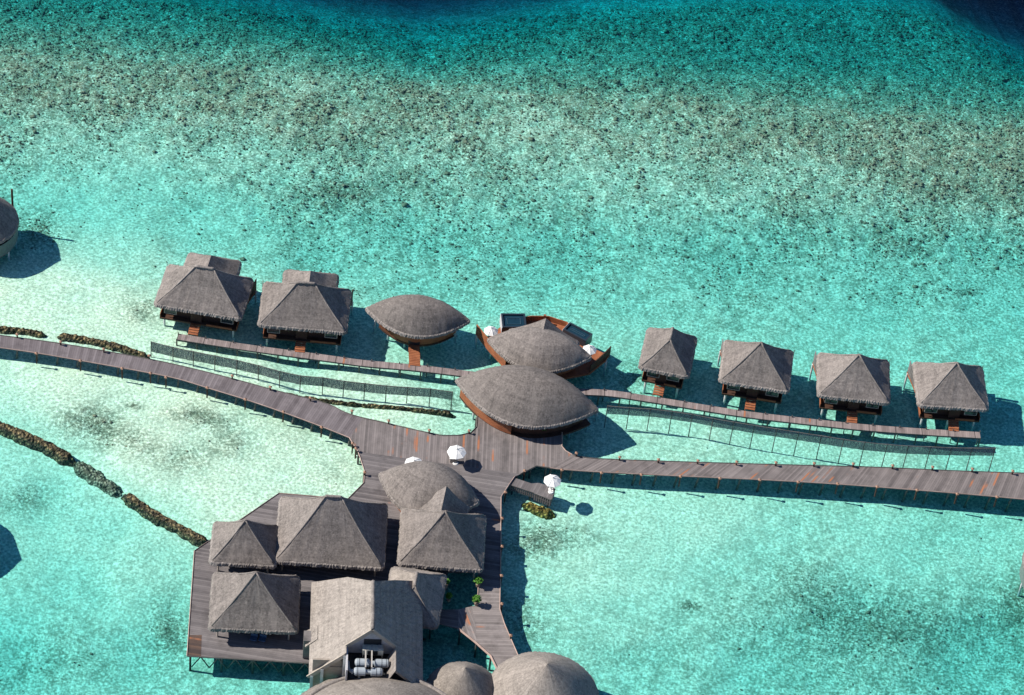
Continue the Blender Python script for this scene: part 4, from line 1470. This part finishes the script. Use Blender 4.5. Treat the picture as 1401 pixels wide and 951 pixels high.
screen_fence('bamboo screen fence in the water between the left boardwalk and hut walkway',
    [(206.6, 467.5), (236.6, 475), (265, 481), (294.6, 486.6), (325.8, 492.8), (355, 500), (383.8, 508), (412, 514), (441.4, 516.8), (472, 521.5), (500.5, 524.5), (529.6, 528), (559.6, 530), (590, 532), (619.6, 536.5)],
    [(206.6, 491.5), (236.6, 498), (264.3, 504.5), (293.7, 510.5), (323.7, 517.8), (353, 524.5), (382, 533), (410, 540), (440.6, 543), (469, 546.5), (497.6, 549.4), (527, 553), (555.8, 555), (586.7, 558.4), (616.7, 561.4)], 1.9, 1.6)
screen_fence('bamboo screen fence in the water between the right boardwalk and right villas',
    [(831.7, 555.3), (862, 557.6), (889.5, 559.5), (918.5, 562.8), (945, 567), (973.5, 572.5), (1002.4, 577.4), (1031.3, 582), (1061.7, 586.8), (1091, 591.7), (1122.8, 596.4), (1151.7, 601), (1183, 605.2), (1213, 608), (1243, 610.3), (1270.8, 611.5), (1298.5, 612.5), (1327.5, 613), (1360.5, 613)],
    [(826.8, 584.2), (856.7, 586.5), (885, 589), (914.6, 592.6), (941.8, 597.4), (970, 603), (998, 607.8), (1026, 612), (1056.3, 617.4), (1086, 622.2), (1117, 626.5), (1147, 632), (1176, 635.4), (1206.5, 637.6), (1235.4, 639), (1265.5, 640.4), (1294, 642), (1321.7, 643.5), (1353, 643.9)], 1.55, 1.55)

# ------------------------------------------------------------------ rubble breakwaters
def rubble(label, pts, top, half, name='breakwater', mat='rock', zb=-1.6, group='rubble breakwaters', cat='breakwater'):
    c = smooth_path([P(x, y, min(top, .0)) for x, y in pts], 2)
    Lt = sum((c[i] - c[i - 1]).length for i in range(1, len(c)))
    n = max(8, int(Lt / .28))
    c = resample(c, n)
    m = 13
    vs, uvs = [], []
    ph = random.random() * 50
    for i, p in enumerate(c):
        d = (c[min(i + 1, n - 1)] - c[max(i - 1, 0)]).normalized()
        nr = Vector((-d.y, d.x, 0))
        endt = min(1, min(i, n - 1 - i) / 4)
        for j in range(m):
            s = j / (m - 1) * 2 - 1
            wv = half * (.9 + .09 * math.sin(i * .31 + ph) + .08 * math.sin(i * .83 + ph * 2)) * (.55 + .45 * endt)
            q = p + nr * (s * wv * 1.15)
            z = zb + (top - zb) * (1 - abs(s) ** 2.6) * (.35 + .65 * endt) + jit(.17) * (1 - abs(s) ** 4)
            vs.append((q.x + jit(.1), q.y + jit(.1), z)); uvs.append((i * .3, s))
    fs = [(i * m + j, (i + 1) * m + j, (i + 1) * m + j + 1, i * m + j + 1) for i in range(n - 1) for j in range(m - 1)]
    mb = MB(); mb.add(vs, fs, uvs)
    o = mb.build(name, M[mat])
    if o.data.polygons[0].normal.z < 0 or True:
        up = sum(f.normal.z for f in o.data.polygons)
        if up < 0: o.data.flip_normals()
    return tag(o, label, cat, group)


rubble('short rubble breakwater at the left edge behind the left boardwalk', [(-50, 443), (0, 449.5), (35, 452), (68, 458.5)], .25, .7)
rubble('long rubble breakwater hugging the far side of the left boardwalk', [(74, 458), (110, 462), (150, 470), (185, 481), (208, 489)], .25, .8)
rubble('rubble breakwater cut by the left edge in the lower lagoon', [(-40, 565), (0, 580), (40, 597), (70, 610), (90, 622), (103, 629)], .3, .9)
rubble('submerged rubble sill between the two lower breakwaters', [(100, 628), (125, 645), (150, 663), (168, 674)], -.42, 1.3, mat='sunkrock')
rubble('rubble breakwater running down to the left corner of the terrace', [(168, 672), (185, 684), (215, 705), (245, 720), (270, 734), (290, 742)], .3, .78)
rubble('thin dark rubble line under the left screen fence', [(345, 527), (400, 540), (430, 545), (480, 551), (540, 556), (590, 560.5), (626, 565)], .0, .45)
rubble('golden coral clump growing along the side pier', [(712, 685), (725, 689), (740, 695), (763, 703)], .0, 1.0, 'coral_clump', 'coralgold', group=None, cat='coral')

# ------------------------------------------------------------------ umbrellas, tables, plants, lamps
def umbrella(r, label, loc, hgt=2.35):
    root = thing('umbrella', label, 'umbrella', loc, random.uniform(0, .6), 'white octagonal umbrellas')
    mb = MB()
    n = 8
    ring = lambda rr, z: [(rr * math.cos(2 * math.pi * k / n), rr * math.sin(2 * math.pi * k / n), z) for k in range(n)]
    vs = ring(r, hgt - .12) + ring(r * .55, hgt + .20) + ring(.05, hgt + .46) + ring(r, hgt - .16) + ring(r * .55, hgt + .15) + ring(.05, hgt + .40)
    fs = []
    for j in (0, 1):
        fs += [(j * n + k, j * n + (k + 1) % n, (j + 1) * n + (k + 1) % n, (j + 1) * n + k) for k in range(n)]
        fs += [((j + 3) * n + (k + 1) % n, (j + 3) * n + k, (j + 4) * n + k, (j + 4) * n + (k + 1) % n) for k in range(n)]
    fs += [((k + 1) % n, k, 3 * n + k, 3 * n + (k + 1) % n) for k in range(n)] + [tuple(range(2 * n, 3 * n))]
    mb.add(vs, fs)
    mb.build('canopy', M['canvas'], root)
    for k in range(n):
        a = 2 * math.pi * k / n
        rb_ = MB()
        rb_.bar((r * math.cos(a), r * math.sin(a), hgt - .10), (r * .55 * math.cos(a), r * .55 * math.sin(a), hgt + .215), .035, .03)
        rb_.bar((r * .55 * math.cos(a), r * .55 * math.sin(a), hgt + .215), (.05 * math.cos(a), .05 * math.sin(a), hgt + .475), .035, .03)
        rb_.build('rib', M['whitepaint'], root)
    MB().tube((0, 0, 0), (0, 0, hgt + .42), .045, .04).build('pole', M['palewood'], root)
    MB().tube((0, 0, 0), (0, 0, .12), .38, .32, 12).build('base', M['whitepaint'], root)
    MB().tube((0, 0, hgt + .44), (0, 0, hgt + .62), .06, .03).build('finial', M['black'], root)
    return root


def under(px, py, z, hgt):
    """foot of an umbrella whose canopy centre is seen at this pixel"""
    p = P(px, py, z + hgt)
    return (p.x, p.y, z)


umbrella(1.28, 'white octagonal umbrella in the open middle of the plaza', under(624.9, 617.5, DZ, 2.3), 2.25)
umbrella(1.28, 'white umbrella half hidden behind the oval building on the plaza', under(566.6, 633.5, DZ, 2.3), 2.25)
umbrella(1.18, 'white octagonal umbrella at the end of the small side pier', under(756, 656.8, 1.3, 2.3), 2.25)
umbrella(1.0, 'white umbrella on the left wing of the fan shaped deck', under(672, 451.5, 1.5, 2.2), 2.1)
umbrella(1.0, 'white umbrella on the right wing of the fan shaped deck', under(806.8, 477, 1.5, 2.2), 2.1)

tb = P(620.5, 631.5, DZ)
t = thing('service_table', 'small white table beside the umbrella on the open plaza', 'table', (tb.x, tb.y, DZ), .1, 'small white tables by umbrellas')
MB().box((0, 0, .76), (1.15, .6, .06)).build('table_top', M['whitepaint'], t)
MB().box((0, 0, .36), (.95, .42, .7)).build('cabinet', M['palewood'], t)
t2 = P(753.2, 669.5, 1.3)
t = thing('bar_stool', 'white stool under the umbrella on the side pier', 'stool', (t2.x, t2.y, 1.3), .3)
MB().tube((0, 0, .68), (0, 0, .75), .32, .32, 14).build('seat', M['whitepaint'], t)
MB().tube((0, 0, .04), (0, 0, .68), .07, .07).build('stem', M['whitepaint'], t)
MB().tube((0, 0, 0), (0, 0, .05), .3, .3, 14).build('base', M['whitepaint'], t)


def lounge_chair(px, py, label):
    q = P(px, py, DZ)
    t = thing('lounge_chair', label, 'chair', (q.x, q.y, DZ), -.1, 'lounge chairs under the near left pavilion')
    MB().box((0, 0, .38), (.85, .7, .14)).build('seat', M['bluecushion'], t)
    MB().box((0, .34, .66), (.85, .12, .5)).build('backrest', M['bluecushion'], t)
    for sx in (-1, 1):
        for sy in (-1, 1):
            MB().box((sx * .38, sy * .3, .16), (.07, .07, .31)).build('leg', M['darkwood'], t)


lounge_chair(347, 876, 'left blue lounge chair on the terrace in front of the near left pavilion')
lounge_chair(359, 877, 'right blue lounge chair on the terrace in front of the near left pavilion')


def potted(px, py, z, h, r, label):
    q = P(px, py, z)
    root = thing('potted_plant', label, 'plant', (q.x, q.y, z), 0, 'green potted plants')
    MB().tube((0, 0, 0), (0, 0, .5), .22, .32, 12).build('pot', M['pot'], root)
    MB().tube((0, 0, .45), (0, 0, h * .75), .05, .03).build('stem', M['darkwood'], root)
    mb = MB()
    for k in range(320):
        a, e = random.uniform(0, 2 * math.pi), random.uniform(-.5, 1.4)
        rr = r * random.uniform(.35, 1.0)
        c = Vector((math.cos(a) * math.cos(e) * rr, math.sin(a) * math.cos(e) * rr, h * .75 + math.sin(e) * rr * .8))
        d = Vector((jit(1), jit(1), jit(.7))).normalized(); s_ = d.cross(Vector((jit(1), jit(1), 1))).normalized()
        l, w = random.uniform(.2, .38), random.uniform(.07, .13)
        mb.add([c - d * l * .5, c + s_ * w, c + d * l * .5, c - s_ * w], [(0, 1, 2, 3)])
    mb.build('foliage', M['leaf'], root)
    return root


potted(653.5, 802, DZ, 1.5, .58, 'leafy potted plant at the far inner corner of the link deck')
potted(651.5, 827.5, DZ, 1.5, .60, 'brightest leafy potted plant on the sunlit edge of the link deck')
potted(610, 803, DZ, 1.4, .42, 'small yellow green potted plant on the sunlit corner beside the small annex roof')
potted(613.5, 822, DZ - .2, 1.3, .42, 'shaded potted plant right of the small annex roof')
potted(708, 581, DZ, 1.3, .40, 'shaded potted plant under the left part of the largest oval roof')
potted(743, 592, DZ, 1.3, .45, 'shaded potted plant under the right part of the largest oval roof')

ORD = ['first', 'second', 'third', 'fourth', 'fifth', 'sixth', 'seventh', 'eighth', 'ninth', 'tenth', 'eleventh', 'twelfth', 'thirteenth', 'fourteenth']
LAMPS = [
 ('near edge of the left boardwalk, {} from the left', [(49.7, 484), (110, 494), (167, 504.6), (205.8, 511), (227, 516.8), (283.5, 531), (335.6, 547), (387.7, 564), (440, 585), (482.5, 607)]),
 ('far edge of the left boardwalk, {} from the left', [(23.5, 458), (83, 468), (142, 478), (204, 487), (317.8, 514.5), (369.9, 530), (424.8, 544.6), (481.7, 562.5), (531.9, 576), (587.4, 589), (642, 589.5)]),
 ('far edge of the right boardwalk, {} from the left', [(788.7, 620.4), (848, 626), (901, 629.2), (955, 630.8), (1008, 632.4), (1061.7, 633.4), (1114, 634.4), (1167.4, 635), (1221.5, 637.5), (1276, 639.5), (1330.5, 642), (1385.7, 645)]),
 ('near edge of the right boardwalk, {} from the left', [(717.8, 644.5), (768.8, 643.5), (823, 647.5), (877.5, 650), (931, 652.4), (985, 655), (1039.4, 657), (1092, 660), (1146, 662.5), (1200, 666.5), (1254.6, 671), (1309.6, 676.4), (1364, 680.5)]),
 ('right edge of the terrace, {} from the far end', [(691.6, 673.8), (687, 709.5), (687, 748), (686.3, 788), (686.8, 826.6), (699, 870)]),
 ('left edge of the plaza, {} from the far end', [(487, 614), (499, 646.5)]),
]
proto = thing('bollard_lamp', 'x', 'lamp')
MB().box((0, 0, .95), (.17, .17, 1.7)).build('post', M['darkwood'], proto)
hd = MB(); hd.box((0, 0, 1.93), (.22, .22, .24)); hd.add([(-.2, -.2, 2.052), (.2, -.2, 2.052), (.2, .2, 2.052), (-.2, .2, 2.052), (0, 0, 2.22)], [(3, 2, 1, 0), (0, 1, 4), (1, 2, 4), (2, 3, 4), (3, 0, 4)])
hd.build('lamp_head', plain('lamp_timber', (.28, .16, .105), .7, var=.2), proto)
first = True
for text, pts in LAMPS:
    for i, (x, y) in enumerate(pts):
        q = P(x, y, 1.95)
        lab = 'wooden bollard lamp on the ' + text.format(ORD[i])
        if first:
            proto.location = (q.x, q.y, 0); proto['label'] = lab; proto['group'] = 'bollard lamps along the decks'; first = False
        else:
            dup(proto, (q.x, q.y, 0), random.uniform(-.3, .3), lab)

# ------------------------------------------------------------------ light
EL = R(42.8)
sdir = Vector((-math.cos(EL) * math.cos(R(3.7)), math.cos(EL) * math.sin(R(3.7)), math.sin(EL)))
sl = bpy.data.lights.new('sun', 'SUN')
sl.energy = 5.0
sl.angle = R(.53)
sl.color = (1.0, .945, .86)
so = bpy.data.objects.new('sun', sl); COL.objects.link(so)
so.rotation_euler = (-sdir).to_track_quat('-Z', 'Y').to_euler()
w = bpy.data.worlds.new('World'); sc.world = w
w.use_nodes = True
nt = w.node_tree; nt.nodes.clear()
sky = nt.nodes.new('ShaderNodeTexSky'); sky.sky_type = 'NISHITA'; sky.sun_disc = False
sky.sun_elevation = EL; sky.sun_rotation = math.atan2(sdir.x, sdir.y)
bg = nt.nodes.new('ShaderNodeBackground'); bg.inputs['Strength'].default_value = .09
sky.ozone_density = 6.0; sky.dust_density = .1; sky.air_density = .9; sky.altitude = 1500
wo = nt.nodes.new('ShaderNodeOutputWorld')
nt.links.new(sky.outputs[0], bg.inputs[0]); nt.links.new(bg.outputs[0], wo.inputs[0])

sc.view_settings.view_transform = 'Standard'
sc.view_settings.look = 'None'
sc.view_settings.exposure = 0.58
sc.view_settings.gamma = 1.0
sc.cycles.max_bounces = 8
sc.cycles.transparent_max_bounces = 24
sc.cycles.diffuse_bounces = 3
sc.cycles.glossy_bounces = 3
